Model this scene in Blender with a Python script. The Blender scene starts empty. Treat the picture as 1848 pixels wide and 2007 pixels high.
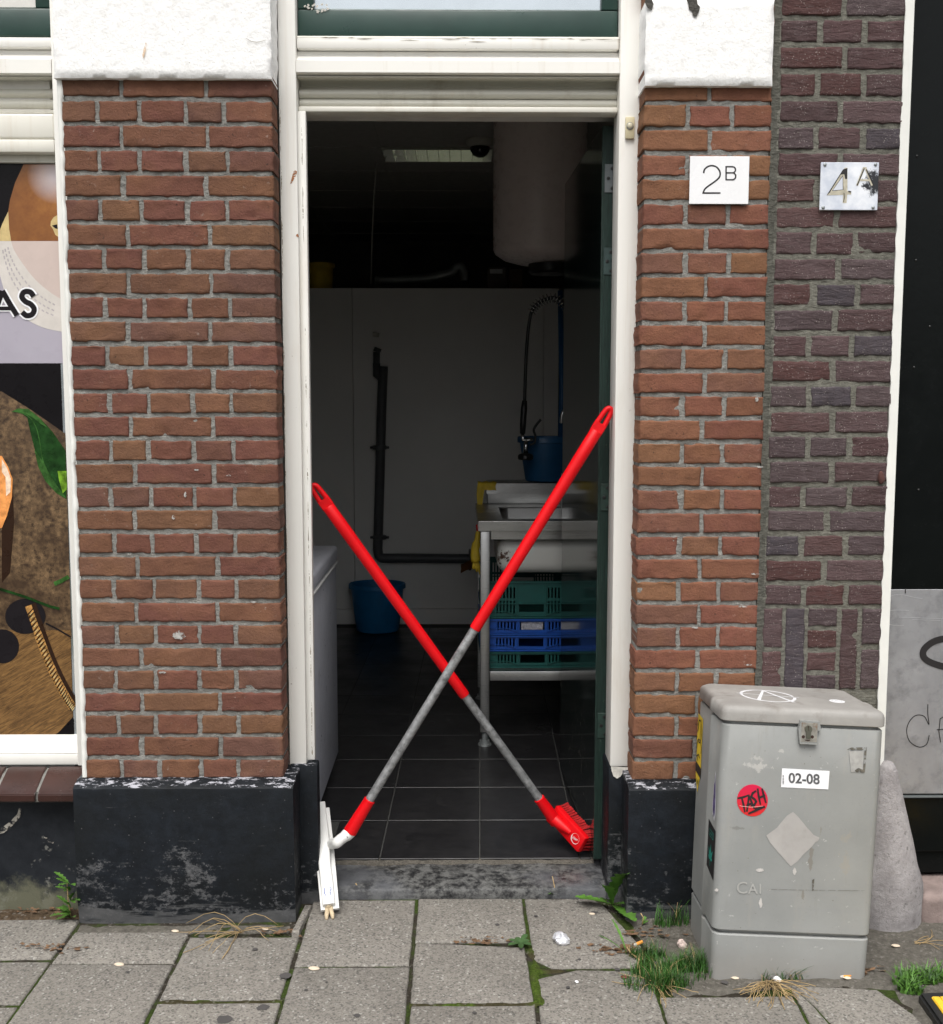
import bpy, bmesh, math, random
from mathutils import Vector, Matrix, Euler, noise
from math import radians, sin, cos, pi
random.seed(7)
S = bpy.context.scene
C = S.collection
# ------------------------------------------------------------------ camera
CAM = Vector((0, -2.9, 1.413)); FPX = 2160.0; CX, CY = 924.0, 1003.5
def _cam():
    p, y, r = radians(5.934), radians(-.59), radians(.038)
    B = Matrix(((1,0,0),(0,0,-1),(0,1,0)))
    Rx = Matrix(((1,0,0),(0,cos(p),-sin(p)),(0,sin(p),cos(p))))
    Rz = Matrix(((cos(y),sin(y),0),(-sin(y),cos(y),0),(0,0,1)))
    Rr = Matrix(((cos(r),-sin(r),0),(sin(r),cos(r),0),(0,0,1)))
    return Rr @ Rx @ B @ Rz
CM = _cam()
def W(x, y, Y=None, Z=None, X=None):
    "where the sight line of a survey mark in the photo meets a wall, floor or side plane"
    d = CM.transposed() @ Vector(((x-CX)/FPX, (y-CY)/FPX, 1))
    if Y is not None: t = (Y-CAM.y)/d.y
    elif Z is not None: t = (Z-CAM.z)/d.z
    else: t = (X-CAM.x)/d.x
    return CAM + d*t
cd = bpy.data.cameras.new('camera'); cam = bpy.data.objects.new('camera', cd); C.objects.link(cam)
cd.sensor_fit = 'HORIZONTAL'; cd.sensor_width = 36; cd.lens = FPX/1848*36
cd.clip_start = .05; cd.clip_end = 500
cam.matrix_world = Matrix.Translation(CAM) @ Matrix((CM[0], -CM[1], -CM[2])).transposed().to_4x4()
S.camera = cam
# ------------------------------------------------------------------ light: overcast day
SUN_EL, SUN_AZ = radians(62), radians(188)
w = bpy.data.worlds.new('World'); S.world = w; w.use_nodes = True
nt = w.node_tree; bg = nt.nodes['Background']
sky = nt.nodes.new('ShaderNodeTexSky'); sky.sky_type = 'NISHITA'; sky.sun_disc = False
sky.sun_elevation = SUN_EL; sky.sun_rotation = SUN_AZ; sky.air_density = 1.0; sky.dust_density = 5.0; sky.ozone_density = 1.0
hs = nt.nodes.new('ShaderNodeHueSaturation'); hs.inputs['Saturation'].default_value = .2
nt.links.new(sky.outputs[0], hs.inputs['Color']); nt.links.new(hs.outputs[0], bg.inputs[0])
bg.inputs[1].default_value = .13
ld = bpy.data.lights.new('sun', 'SUN'); ld.energy = 1.5; ld.angle = radians(38); ld.color = (1, .97, .92)
sun = bpy.data.objects.new('sun', ld); C.objects.link(sun)
sd = Vector((-.15*cos(SUN_EL), -cos(SUN_EL), sin(SUN_EL)))
sun.rotation_euler = sd.to_track_quat('Z', 'Y').to_euler(); sun.location = (0, -6, 8)
S.view_settings.view_transform = 'Standard'; S.view_settings.look = 'None'
S.view_settings.exposure = 0.56; S.view_settings.gamma = 1
S.render.engine = 'CYCLES'
S.cycles.max_bounces = 10; S.cycles.diffuse_bounces = 6; S.cycles.glossy_bounces = 5
# ------------------------------------------------------------------ object helpers
def tag(o, label=None, cat=None, group=None, kind=None):
    if label: o['label'] = label
    if cat: o['category'] = cat
    if group: o['group'] = group
    if kind: o['kind'] = kind
    return o
def thing(name, label, cat, loc=(0,0,0), rot=(0,0,0), group=None, kind=None):
    o = bpy.data.objects.new(name, None); C.objects.link(o)
    o.location = loc; o.rotation_euler = rot; o.empty_display_size = .05
    o['base'] = 0
    del o['base']
    return tag(o, label, cat, group, kind)
def obj(name, bm, mats, parent=None, smooth=False, local=False, auto=None):
    bmesh.ops.recalc_face_normals(bm, faces=bm.faces) if not local == 'keep' else None
    me = bpy.data.meshes.new(name); bm.to_mesh(me); bm.free()
    if not isinstance(mats, (list, tuple)): mats = [mats]
    for m in mats: me.materials.append(m)
    for p in me.polygons: p.use_smooth = smooth
    if auto: me.set_sharp_from_angle(angle=radians(auto))
    o = bpy.data.objects.new(name, me); C.objects.link(o)
    if parent:
        o.parent = parent
        if not local and parent.type == 'EMPTY':
            o.matrix_parent_inverse = Matrix.Translation(-parent.location)
    return o
def B(): return bmesh.new()
def box(bm, x0, x1, y0, y1, z0, z1, bev=0, seg=2, mi=0):
    r = bmesh.ops.create_cube(bm, size=1)
    vs = r['verts']
    for v in vs:
        v.co = Vector((x0 if v.co.x < 0 else x1, y0 if v.co.y < 0 else y1, z0 if v.co.z < 0 else z1))
    fs = list({f for v in vs for f in v.link_faces})
    for f in fs: f.material_index = mi
    if bev:
        es = list({e for v in vs for e in v.link_edges})
        bmesh.ops.bevel(bm, geom=es, offset=bev, segments=seg, affect='EDGES', profile=.5, clamp_overlap=True, material=mi)
    return bm
def frame_of(t):
    t = t.normalized(); a = Vector((0,0,1)) if abs(t.z) < .9 else Vector((1,0,0))
    u = t.cross(a).normalized(); return u, t.cross(u).normalized()
def tube(bm, pts, r, n=10, caps=True, mi=0):
    pts = [Vector(p) for p in pts]; rings = []
    rs = r if isinstance(r, (list, tuple)) else [r]*len(pts)
    u = None
    for i, p in enumerate(pts):
        t = (pts[min(i+1, len(pts)-1)] - pts[max(i-1, 0)])
        t = t.normalized()
        if u is None: u, v = frame_of(t)
        else:
            u = (u - t*u.dot(t)); u = u.normalized() if u.length > 1e-5 else frame_of(t)[0]
            v = t.cross(u)
        rings.append([bm.verts.new(p + (u*cos(2*pi*k/n) + v*sin(2*pi*k/n))*rs[i]) for k in range(n)])
    for a, b in zip(rings, rings[1:]):
        for k in range(n):
            f = bm.faces.new((a[k], a[(k+1) % n], b[(k+1) % n], b[k])); f.material_index = mi
    if caps:
        for R in (rings[0][::-1], rings[-1]):
            f = bm.faces.new(R); f.material_index = mi
    return bm
def lathe(bm, prof, c, n=32, sx=1, sy=1, axis='Z', mi=0, caps=True):
    c = Vector(c); rings = []
    for r, h in prof:
        ring = []
        for k in range(n):
            a = 2*pi*k/n; x, y = r*cos(a)*sx, r*sin(a)*sy
            v = (x, y, h) if axis == 'Z' else ((h, x, y) if axis == 'X' else (x, h, y))
            ring.append(bm.verts.new(c + Vector(v)))
        rings.append(ring)
    for a, b in zip(rings, rings[1:]):
        for k in range(n):
            f = bm.faces.new((a[k], a[(k+1) % n], b[(k+1) % n], b[k])); f.material_index = mi
    if caps:
        if prof[0][0] > 1e-4: bm.faces.new(rings[0][::-1]).material_index = mi
        if prof[-1][0] > 1e-4: bm.faces.new(rings[-1]).material_index = mi
    return bm
def prism(bm, pts, F, d, mi=0):
    "closed 2-D outline pts lifted by F(a, b, depth) and given thickness d"
    lo = [bm.verts.new(F(a, b, 0)) for a, b in pts]; hi = [bm.verts.new(F(a, b, d)) for a, b in pts]
    n = len(pts)
    bm.faces.new(lo[::-1]).material_index = mi; bm.faces.new(hi).material_index = mi
    for i in range(n):
        bm.faces.new((lo[i], lo[(i+1) % n], hi[(i+1) % n], hi[i])).material_index = mi
    return bm
def poly(bm, pts, F, n=0, mi=0):
    bm.faces.new([bm.verts.new(F(a, b, n)) for a, b in pts]).material_index = mi
def ribbon(bm, pts, wd, F, n=0, mi=0, closed=False):
    P = [Vector(p) for p in pts]; m = len(P); L, R = [], []
    for i in range(m):
        a = P[(i-1) % m] if (closed or i > 0) else P[i]
        b = P[(i+1) % m] if (closed or i < m-1) else P[i]
        d1 = (P[i]-a); d2 = (b-P[i])
        d1 = d1.normalized() if d1.length > 1e-9 else d2.normalized()
        d2 = d2.normalized() if d2.length > 1e-9 else d1
        t = d1+d2
        t = t.normalized() if t.length > 1e-6 else d1
        nn = Vector((-t.y, t.x)); k = max(.5, abs(nn.dot(Vector((-d1.y, d1.x)))))
        ww = wd[i] if isinstance(wd, (list, tuple)) else wd
        q = nn*(ww/2/k)
        L.append(bm.verts.new(F(P[i].x+q.x, P[i].y+q.y, n))); R.append(bm.verts.new(F(P[i].x-q.x, P[i].y-q.y, n)))
    for i in range(m if closed else m-1):
        j = (i+1) % m
        bm.faces.new((L[i], R[i], R[j], L[j])).material_index = mi
def arc(cx, cy, rx, ry, a0, a1, n=14):
    return [(cx+rx*cos(radians(a0+(a1-a0)*i/n)), cy+ry*sin(radians(a0+(a1-a0)*i/n))) for i in range(n+1)]
def smooth2(pts, k=4):
    out = []; m = len(pts)
    for i in range(m-1):
        p0, p1, p2, p3 = [Vector(pts[min(max(j, 0), m-1)]) for j in (i-1, i, i+1, i+2)]
        for s in range(k):
            t = s/k
            out.append(.5*((2*p1)+(p2-p0)*t+(2*p0-5*p1+4*p2-p3)*t*t+(3*p1-p0-3*p2+p3)*t**3))
    out.append(Vector(pts[-1])); return out
def nz(p, s=1.0, o=0.0): return noise.noise(Vector(p)*s + Vector((o, o*1.7, -o)))
def text_into(bm, txt, size, F, n=0, mi=0, bold=0, align='LEFT'):
    cu = bpy.data.curves.new('lettering', 'FONT'); cu.body = txt; cu.size = size; cu.offset = bold; cu.resolution_u = 4
    cu.align_x = align
    o = bpy.data.objects.new('lettering', cu); C.objects.link(o)
    dg = bpy.context.evaluated_depsgraph_get(); me = bpy.data.meshes.new_from_object(o.evaluated_get(dg))
    vs = [bm.verts.new(F(v.co.x, v.co.y, n)) for v in me.vertices]
    for p in me.polygons:
        try: bm.faces.new([vs[i] for i in p.vertices]).material_index = mi
        except ValueError: pass
    bpy.data.objects.remove(o); bpy.data.meshes.remove(me); bpy.data.curves.remove(cu)
# ------------------------------------------------------------------ materials
class MT:
    def __init__(s, name, col=(.5,.5,.5), rough=.6, metal=0, spec=.5, coat=0):
        s.m = bpy.data.materials.new(name); s.m.use_nodes = True; s.t = s.m.node_tree
        s.p = s.t.nodes['Principled BSDF']; s.tc = s.t.nodes.new('ShaderNodeTexCoord')
        s.vec = s.tc.outputs['Object']
        s.set('Base Color', (*col, 1)); s.set('Roughness', rough); s.set('Metallic', metal)
        s.set('Specular IOR Level', spec)
        if coat: s.set('Coat Weight', coat); s.set('Coat Roughness', .08)
        s.nrm = None
    def new(s, t): return s.t.nodes.new('ShaderNode'+t)
    def put(s, sock, v):
        if hasattr(v, 'is_output') or isinstance(v, bpy.types.NodeSocket): s.t.links.new(v, sock)
        else: sock.default_value = v
    def set(s, n, v): s.put(s.p.inputs[n], v)
    def map(s, sc=(1,1,1), rot=(0,0,0), loc=(0,0,0)):
        n = s.new('Mapping'); s.put(n.inputs['Vector'], s.vec); n.inputs['Scale'].default_value = sc
        n.inputs['Rotation'].default_value = rot; n.inputs['Location'].default_value = loc; return n.outputs[0]
    def noise(s, scale=5, detail=4, rough=.6, vec=None, dist=0):
        n = s.new('TexNoise'); s.put(n.inputs['Vector'], vec or s.vec)
        n.inputs['Scale'].default_value = scale; n.inputs['Detail'].default_value = detail
        n.inputs['Roughness'].default_value = rough; n.inputs['Distortion'].default_value = dist
        return n.outputs['Fac']
    def vor(s, scale=50, vec=None, out='Distance', feature='F1'):
        n = s.new('TexVoronoi'); n.feature = feature; s.put(n.inputs['Vector'], vec or s.vec)
        n.inputs['Scale'].default_value = scale; return n.outputs[out]
    def wave(s, scale, vec=None, dist=5, detail=3):
        n = s.new('TexWave'); s.put(n.inputs['Vector'], vec or s.vec); n.inputs['Scale'].default_value = scale
        n.inputs['Distortion'].default_value = dist; n.inputs['Detail'].default_value = detail; return n.outputs['Fac']
    def rng(s, v, a, b, lo=0, hi=1):
        n = s.new('MapRange'); s.put(n.inputs[0], v); n.inputs[1].default_value = a; n.inputs[2].default_value = b
        n.inputs[3].default_value = lo; n.inputs[4].default_value = hi; return n.outputs[0]
    def math(s, op, a, b=0):
        n = s.new('Math'); n.operation = op; s.put(n.inputs[0], a); s.put(n.inputs[1], b); return n.outputs[0]
    def mix(s, f, a, b, mode='MIX'):
        n = s.new('Mix'); n.data_type = 'RGBA'; n.blend_type = mode
        for i, v in ((0, f), (6, a), (7, b)):
            if isinstance(v, tuple) and len(v) == 3: v = (*v, 1)
            s.put(n.inputs[i], v)
        return n.outputs[2]
    def attr(s, name):
        n = s.new('Attribute'); n.attribute_name = name; return n.outputs['Color']
    def axis(s, i, vec=None):
        n = s.new('SeparateXYZ'); s.put(n.inputs[0], vec or s.vec); return n.outputs[i]
    def bump(s, h, st=.3, d=.002):
        n = s.new('Bump'); n.inputs['Strength'].default_value = st; n.inputs['Distance'].default_value = d
        s.put(n.inputs['Height'], h)
        if s.nrm: s.put(n.inputs['Normal'], s.nrm)
        s.nrm = n.outputs[0]; s.set('Normal', s.nrm); return s
    def col(s, v): s.set('Base Color', v if not isinstance(v, tuple) else (*v, 1)); return s
def ragged(m, sc=70, a=.40, b=.56):
    t = m.node_tree; n = t.nodes.new('ShaderNodeTexNoise'); n.inputs['Scale'].default_value = sc; n.inputs['Detail'].default_value = 6; tc = t.nodes.new('ShaderNodeTexCoord'); t.links.new(tc.outputs['Object'], n.inputs['Vector'])
    r = t.nodes.new('ShaderNodeMapRange'); r.inputs[1].default_value = a; r.inputs[2].default_value = b; t.links.new(n.outputs['Fac'], r.inputs[0]); t.links.new(r.outputs[0], t.nodes['Principled BSDF'].inputs['Alpha']); return m
def simple(name, col, rough=.5, metal=0, var=.12, vs=12, bump=0, bs=80, bd=.001, spec=.5, dirt=None, dscale=6, dth=(.52,.75)):
    if name.startswith('print_'): spec = .15
    M = MT(name, col, rough, metal, spec)
    f = M.noise(vs, 5)
    c = M.mix(M.rng(f, .3, .7), tuple(x*(1-var) for x in col), tuple(min(1, x*(1+var)) for x in col))
    if dirt: c = M.mix(M.rng(M.noise(dscale, 7, .65), dth[0], dth[1]), c, dirt)
    M.col(c)
    M.set('Roughness', M.rng(M.noise(vs*2.3, 4), .3, .7, max(.03, rough-.08), min(1, rough+.08)))
    if bump: M.bump(M.noise(bs, 5), bump, bd)
    return M.m
def m_brick(name, dark=False):
    M = MT(name, rough=.88, spec=.25); a = M.attr('bcol')
    f = M.noise(42, 7, .75)
    c = M.mix(M.rng(f, .3, .75), M.mix(.42, a, (.05,.03,.028)), a) if dark else M.mix(M.rng(f, .32, .6), M.mix(.28, a, (.06,.03,.02)), a)
    c = M.mix(M.rng(M.noise(9, 3), .45, .8, 0, .45), c, M.mix(.5, c, (.13,.105,.11) if dark else (.34,.17,.075)))
    pits = M.math('MULTIPLY', M.rng(M.noise(115, 3, .6), .37, .31), M.rng(M.noise(17, 3, .6), .45, .56))
    c = M.mix(M.math('MULTIPLY', pits, .75), c, (.03,.02,.017))
    if dark:
        sp = M.rng(M.vor(150), .26, .12)
        sp = M.math('MULTIPLY', sp, M.rng(M.noise(20, 3), .44, .6))
        c = M.mix(M.math('MULTIPLY', sp, .55), c, (.42,.38,.35)); c = M.mix(M.rng(M.noise(60, 5, .7, M.map((.6, 1, 2.4))), .55, .75, 0, .45), c, (.22,.185,.185))
    else:
        ef = M.math('MULTIPLY', M.rng(M.noise(70, 5, .7), .6, .7), M.rng(M.noise(7, 3), .5, .66))
        c = M.mix(M.math('MULTIPLY', ef, .5), c, (.45,.38,.33))
    M.col(c)
    cr = M.noise(16, 5, .65, M.map((1, 1, 4.5) if dark else (1, 1, 2.4)), .8)
    M.bump(cr, .8 if dark else .6, .007 if dark else .004)
    M.bump(M.noise(150, 5, .75), .9, .0028); M.bump(pits, -.9, .003)
    return M.m
def m_mortar(name, col):
    M = MT(name, rough=.95, spec=.15); f = M.noise(60, 6, .7)
    c = M.mix(M.rng(f, .3, .7), tuple(x*.7 for x in col), tuple(x*1.25 for x in col))
    c = M.mix(M.rng(M.noise(5, 3), .5, .75, 0, .5), c, tuple(x*.6 for x in col))
    M.col(c); M.bump(M.noise(150, 6, .8), 1, .005); M.bump(M.noise(45, 4, .6, M.map((1, 1, 2.2))), .9, .008); return M.m
def m_paint(name, col, dirt=(.42,.38,.3), amt=.55, rough=.42, flake=(.3,.26,.22)):
    M = MT(name, col, rough); g = M.noise(3.2, 6, .65, M.map((3.5, 3.5, .7)))
    c = M.mix(M.rng(M.noise(1.3, 3), .35, .7), tuple(x*.95 for x in col), col)
    c = M.mix(M.rng(g, .56, .82, 0, amt), c, dirt)
    sp = M.math('MULTIPLY', M.rng(M.noise(65, 4, .75), .66, .7), M.rng(M.noise(6, 3), .55, .68))
    c = M.mix(sp, c, flake); c = M.mix(M.rng(M.noise(1.6, 5, .7, M.map((16, 16, .6))), .58, .76, 0, .3), c, (.50,.40,.28)); M.col(c)
    M.bump(M.noise(22, 4, .6, M.map((1, 1, .25))), .12, .002); M.bump(M.noise(240, 3), .08, .0006)
    M.set('Roughness', M.rng(M.noise(14, 4), .3, .7, rough-.1, rough+.12)); return M.m
def m_blackstone(name, wear_lo=.0, wear_hi=.22, top=None, base=(.0065,.0085,.0115)):
    M = MT(name, rough=.6, spec=.22)
    c = M.mix(M.rng(M.noise(30, 7, .75), .4, .7), base, tuple(x*1.9 for x in base)); c = M.mix(M.rng(M.noise(5, 4), .4, .65, 0, .6), c, (.006,.007,.007))
    z = M.axis(2)
    band = M.rng(z, .32, .10, -.095, .045)
    n = M.math('ADD', M.math('ADD', M.math('MULTIPLY', M.noise(46, 8, .78, M.map((.75, .75, 1.25))), .62), M.math('MULTIPLY', M.noise(7.5, 5, .65), .38)), band)
    wear = M.rng(n, .565, .60)
    wc = M.mix(M.rng(M.noise(75, 5, .7), .35, .65), (.045,.048,.052), (.20,.20,.205))
    c = M.mix(M.math('MULTIPLY', wear, .58), c, wc)
    n2 = M.math('ADD', M.noise(9, 8, .7, M.map((.6, .6, 5))), M.rng(z, .015, .06, .26, -.05))
    c = M.mix(M.rng(n2, .60, .70, 0, .75), c, M.mix(M.noise(40, 4), (.05,.052,.055), (.15,.15,.15)))
    spk = M.math('MULTIPLY', M.rng(M.vor(70), .13, .05), M.rng(M.noise(20, 2), .5, .6)); c = M.mix(M.math('MULTIPLY', spk, .6), c, (.2,.2,.21))
    if top is not None:
        n3 = M.math('ADD', M.noise(60, 7, .75, M.map((.45, 1, 1.2))), M.rng(z, top-.012, top, -.25, .06))
        c = M.mix(M.rng(n3, .585, .63, 0, .9), c, (.42,.42,.46))
    M.col(c)
    M.bump(M.noise(60, 7, .75), .5, .003); M.bump(wear, -.5, .0012)
    M.set('Roughness', M.rng(M.noise(18, 5), .3, .7, .42, .75)); return M.m
def m_paver():
    M = MT('concrete_paver', rough=.9, spec=.25)
    a = M.attr('tcol')
    c = M.mix(M.rng(M.noise(2.6, 5, .6), .3, .75), (.195,.182,.160), (.265,.248,.22))
    c = M.mix(.55, c, a, 'MULTIPLY')
    v = M.vor(235, out='Color'); vs = M.axis(0, v)
    c = M.mix(M.rng(vs, .76, .98, 0, .32), c, (.35,.335,.30))
    c = M.mix(M.rng(vs, .40, .1, 0, .6), c, (.085,.08,.076))
    c = M.mix(M.rng(M.noise(260, 3, .7), .35, .7, 0, .5), c, M.mix(.5, c, (.12,.11,.10)))
    w2 = M.vor(190, out='Color'); c = M.mix(M.rng(M.axis(1, w2), .95, .97, 0, .45), c, (.46,.45,.42)); c = M.mix(M.rng(M.axis(2, w2), .9, .94, 0, .5), c, (.05,.048,.046))
    c = M.mix(M.rng(M.noise(7, 7, .7), .56, .8, 0, .55), c, (.13,.118,.105)); M.col(c)
    M.bump(M.noise(240, 4, .75), .7, .002); M.bump(M.noise(30, 4), .2, .003); return M.m
def m_soil(name, a, b, moss=None):
    M = MT(name, rough=1, spec=.1)
    c = M.mix(M.rng(M.noise(60, 7, .75), .35, .65), a, b)
    c = M.mix(M.rng(M.vor(150, out='Color'), .75, .9, 0, .5), c, (.3,.28,.25))
    if moss: c = M.mix(M.rng(M.noise(7, 4, .6), .46, .56), c, M.mix(M.rng(M.noise(130, 3), .3, .7), moss, tuple(x*2.4 for x in moss)))
    M.col(c); M.bump(M.noise(110, 6, .8), 1, .008); return M.m
def m_steel(name, col=(.45,.45,.44), rough=.32):
    M = MT(name, col, rough, 1); f = M.noise(40, 4, .6, M.map((.25, 1, 14)))
    M.set('Roughness', M.rng(f, .3, .7, rough-.08, rough+.12))
    M.col(M.mix(M.rng(M.noise(5, 5), .4, .7), col, tuple(x*.75 for x in col))); M.bump(f, .05, .0006); return M.m
MAT = {}
MAT['brick'] = m_brick('red_brick'); MAT['dbrick'] = m_brick('purple_brick', True)
MAT['mortar'] = m_mortar('grey_mortar', (.27,.265,.245)); MAT['dmortar'] = m_mortar('green_grey_mortar', (.185,.18,.152))
MAT['seam'] = m_mortar('dark_pointing', (.12,.117,.10))
def m_stucco():
    M = MT('white_stucco', rough=.85, spec=.3)
    c = M.mix(M.rng(M.noise(40, 5, .7), .3, .5), (.80,.79,.77), (.90,.895,.885))
    c = M.mix(M.math('MULTIPLY', M.rng(M.noise(150, 3), .68, .72), .6), c, (.35,.32,.28))
    M.col(c); M.bump(M.noise(85, 6, .7), .5, .005); M.bump(M.noise(18, 3), .25, .008); return M.m
MAT['stucco'] = m_stucco()
MAT['white'] = m_paint('white_gloss_paint', (.80,.785,.74), dirt=(.58,.50,.40), amt=.5)
MAT['cream'] = m_paint('cream_gloss_paint', (.72,.70,.63), dirt=(.40,.34,.24), amt=.6)
MAT['shutter'] = m_paint('shutter_grey_paint', (.56,.545,.48), dirt=(.24,.20,.14), amt=.7, rough=.5)
MAT['caulk'] = simple('white_sealant', (.74,.74,.70), .6, 0, .06)
MAT['green'] = simple('dark_green_paint', (.016,.045,.036), .35, 0, .15, 8, .1, 60)
MAT['glass'] = simple('dark_window_glass', (.55,.6,.63), .05, .75, .04)
def m_doorgreen():
    M = MT('worn_green_door_edge', rough=.5)
    f = M.noise(30, 5, .7, M.map((14, 14, .35)))
    c = M.mix(M.rng(f, .35, .65), (.003,.010,.008), (.015,.042,.032))
    c = M.mix(M.rng(M.noise(60, 5, .7, M.map((6, 6, .6))), .66, .71), c, (.17,.2,.15)); M.col(c); M.bump(f, .9, .004); return M.m
MAT['dooredge'] = m_doorgreen()
def m_doorface():
    M = MT('glossy_black_green_door', (.006,.010,.009), .09, 0, .6)
    sc = M.math('MULTIPLY', M.rng(M.noise(40, 6, .75, M.map((4, 4, .5))), .6, .66), M.rng(M.axis(2), .25, .65, 1, 0))
    sc = M.math('MULTIPLY', sc, M.rng(M.noise(5, 3), .42, .55))
    M.col(M.mix(sc, (.006,.010,.009), (.30,.27,.2)))
    M.set('Roughness', M.rng(sc, 0, 1, .09, .7)); M.bump(M.noise(7, 2), .03, .002); return M.m
MAT['doorface'] = m_doorface()
MAT['dark'] = simple('dark_void', (.012,.012,.012), .9)
MAT['blackstone'] = m_blackstone('black_plinth_paint', 0, .26, .378)
MAT['blackstone_r'] = m_blackstone('black_plinth_paint_right', 0, .2, .370)
MAT['blackjamb'] = m_blackstone('black_jamb_paint', -.1, .06, .395)
MAT['paver'] = m_paver()
MAT['joint'] = m_soil('mossy_joint', (.028,.024,.018), (.065,.056,.044), (.028,.042,.010))
MAT['soil'] = m_soil('grey_soil', (.10,.092,.078), (.19,.176,.152))
MAT['moss'] = m_soil('green_moss', (.045,.04,.02), (.075,.065,.035), (.04,.062,.010))
MAT['steel'] = m_steel('brushed_steel'); MAT['chrome'] = simple('chrome', (.6,.6,.6), .12, 1, .05)
MAT['zinc'] = simple('zinc_plate', (.30,.32,.32), .45, .6, .15)
MAT['red'] = simple('red_plastic', (.66,.002,.006), .45, 0, .08, 20, .08, 200, dirt=(.48,.006,.01), dth=(.6,.85), spec=.3)
MAT['alu'] = simple('oxidised_aluminium', (.31,.315,.32), .5, .5, .3, 40, .25, 140, dirt=(.10,.10,.10), dscale=60, dth=(.46,.72))
MAT['wplastic'] = simple('white_plastic', (.70,.70,.68), .4, 0, .04, dirt=(.55,.5,.42), dscale=18, dth=(.6,.85))
MAT['foam'] = simple('tan_foam', (.52,.42,.28), .95, 0, .25, 60, .4, 200)
MAT['bluep'] = simple('blue_plastic', (.012,.17,.40), .45, 0, .15)
MAT['bluecr'] = simple('blue_crate_plastic', (.005,.075,.38), .45, 0, .15)
MAT['greencr'] = simple('green_crate_plastic', (.004,.085,.075), .5, 0, .15)
MAT['yellow'] = simple('yellow_rubber', (.62,.44,.03), .6, 0, .2)
MAT['pvc'] = simple('grey_pvc', (.085,.09,.096), .45)
MAT['freezer'] = simple('freezer_enamel', (.58,.59,.65), .35, 0, .06, dirt=(.3,.3,.32), dscale=9, dth=(.62,.8))
MAT['wpanel'] = simple('white_wall_panel', (.86,.85,.82), .5, 0, .05, 2)
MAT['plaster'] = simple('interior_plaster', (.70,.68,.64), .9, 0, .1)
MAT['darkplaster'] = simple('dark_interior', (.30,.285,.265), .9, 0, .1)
MAT['ceil'] = simple('ceiling_tile', (.55,.53,.49), .95, 0, .08, 30)
MAT['boiler'] = simple('boiler_enamel', (.85,.74,.70), .3, 0, .03)
MAT['black'] = simple('black_plastic', (.012,.012,.012), .4)
MAT['paper'] = simple('white_paper', (.80,.80,.82), .6, 0, .04)
MAT['ink'] = simple('black_ink', (.012,.010,.011), .6)
MAT['brown'] = simple('brown_cardboard', (.30,.13,.05), .8)
def m_tile():
    M = MT('black_floor_tile', rough=.35, spec=.5)
    M.col(M.mix(M.rng(M.noise(30, 5, .7), .3, .7), (.008,.008,.009), (.020,.019,.020)))
    M.set('Roughness', M.rng(M.noise(5, 5, .6), .3, .7, .26, .5)); M.bump(M.noise(140, 4), .15, .001); return M.m
MAT['tile'] = m_tile(); MAT['grout'] = simple('grey_grout', (.05,.05,.047), .9)
def m_thresh():
    M = MT('worn_blue_stone', rough=.45)
    c = M.mix(M.rng(M.noise(44, 8, .78, M.map((.8, 1, 1))), .43, .58), (.016,.016,.017), (.135,.135,.13))
    c = M.mix(M.rng(M.math('ADD', M.noise(4.5, 4, .6), M.rng(M.math('ABSOLUTE', M.axis(0)), .1, .38, -.12, .14)), .48, .66, 0, .85), c, M.mix(M.noise(30, 6, .7), (.055,.057,.064), (.15,.155,.165)))
    c = M.mix(M.rng(M.noise(120, 4, .7, M.map((1, .2, 1), (0, 0, .8))), .69, .73, 0, .6), c, (.35,.35,.36)); M.col(c)
    M.set('Roughness', M.rng(M.noise(5, 4), .35, .65, .22, .6)); M.bump(M.noise(38, 7, .75), .5, .003); return M.m
MAT['thresh'] = m_thresh()
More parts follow.
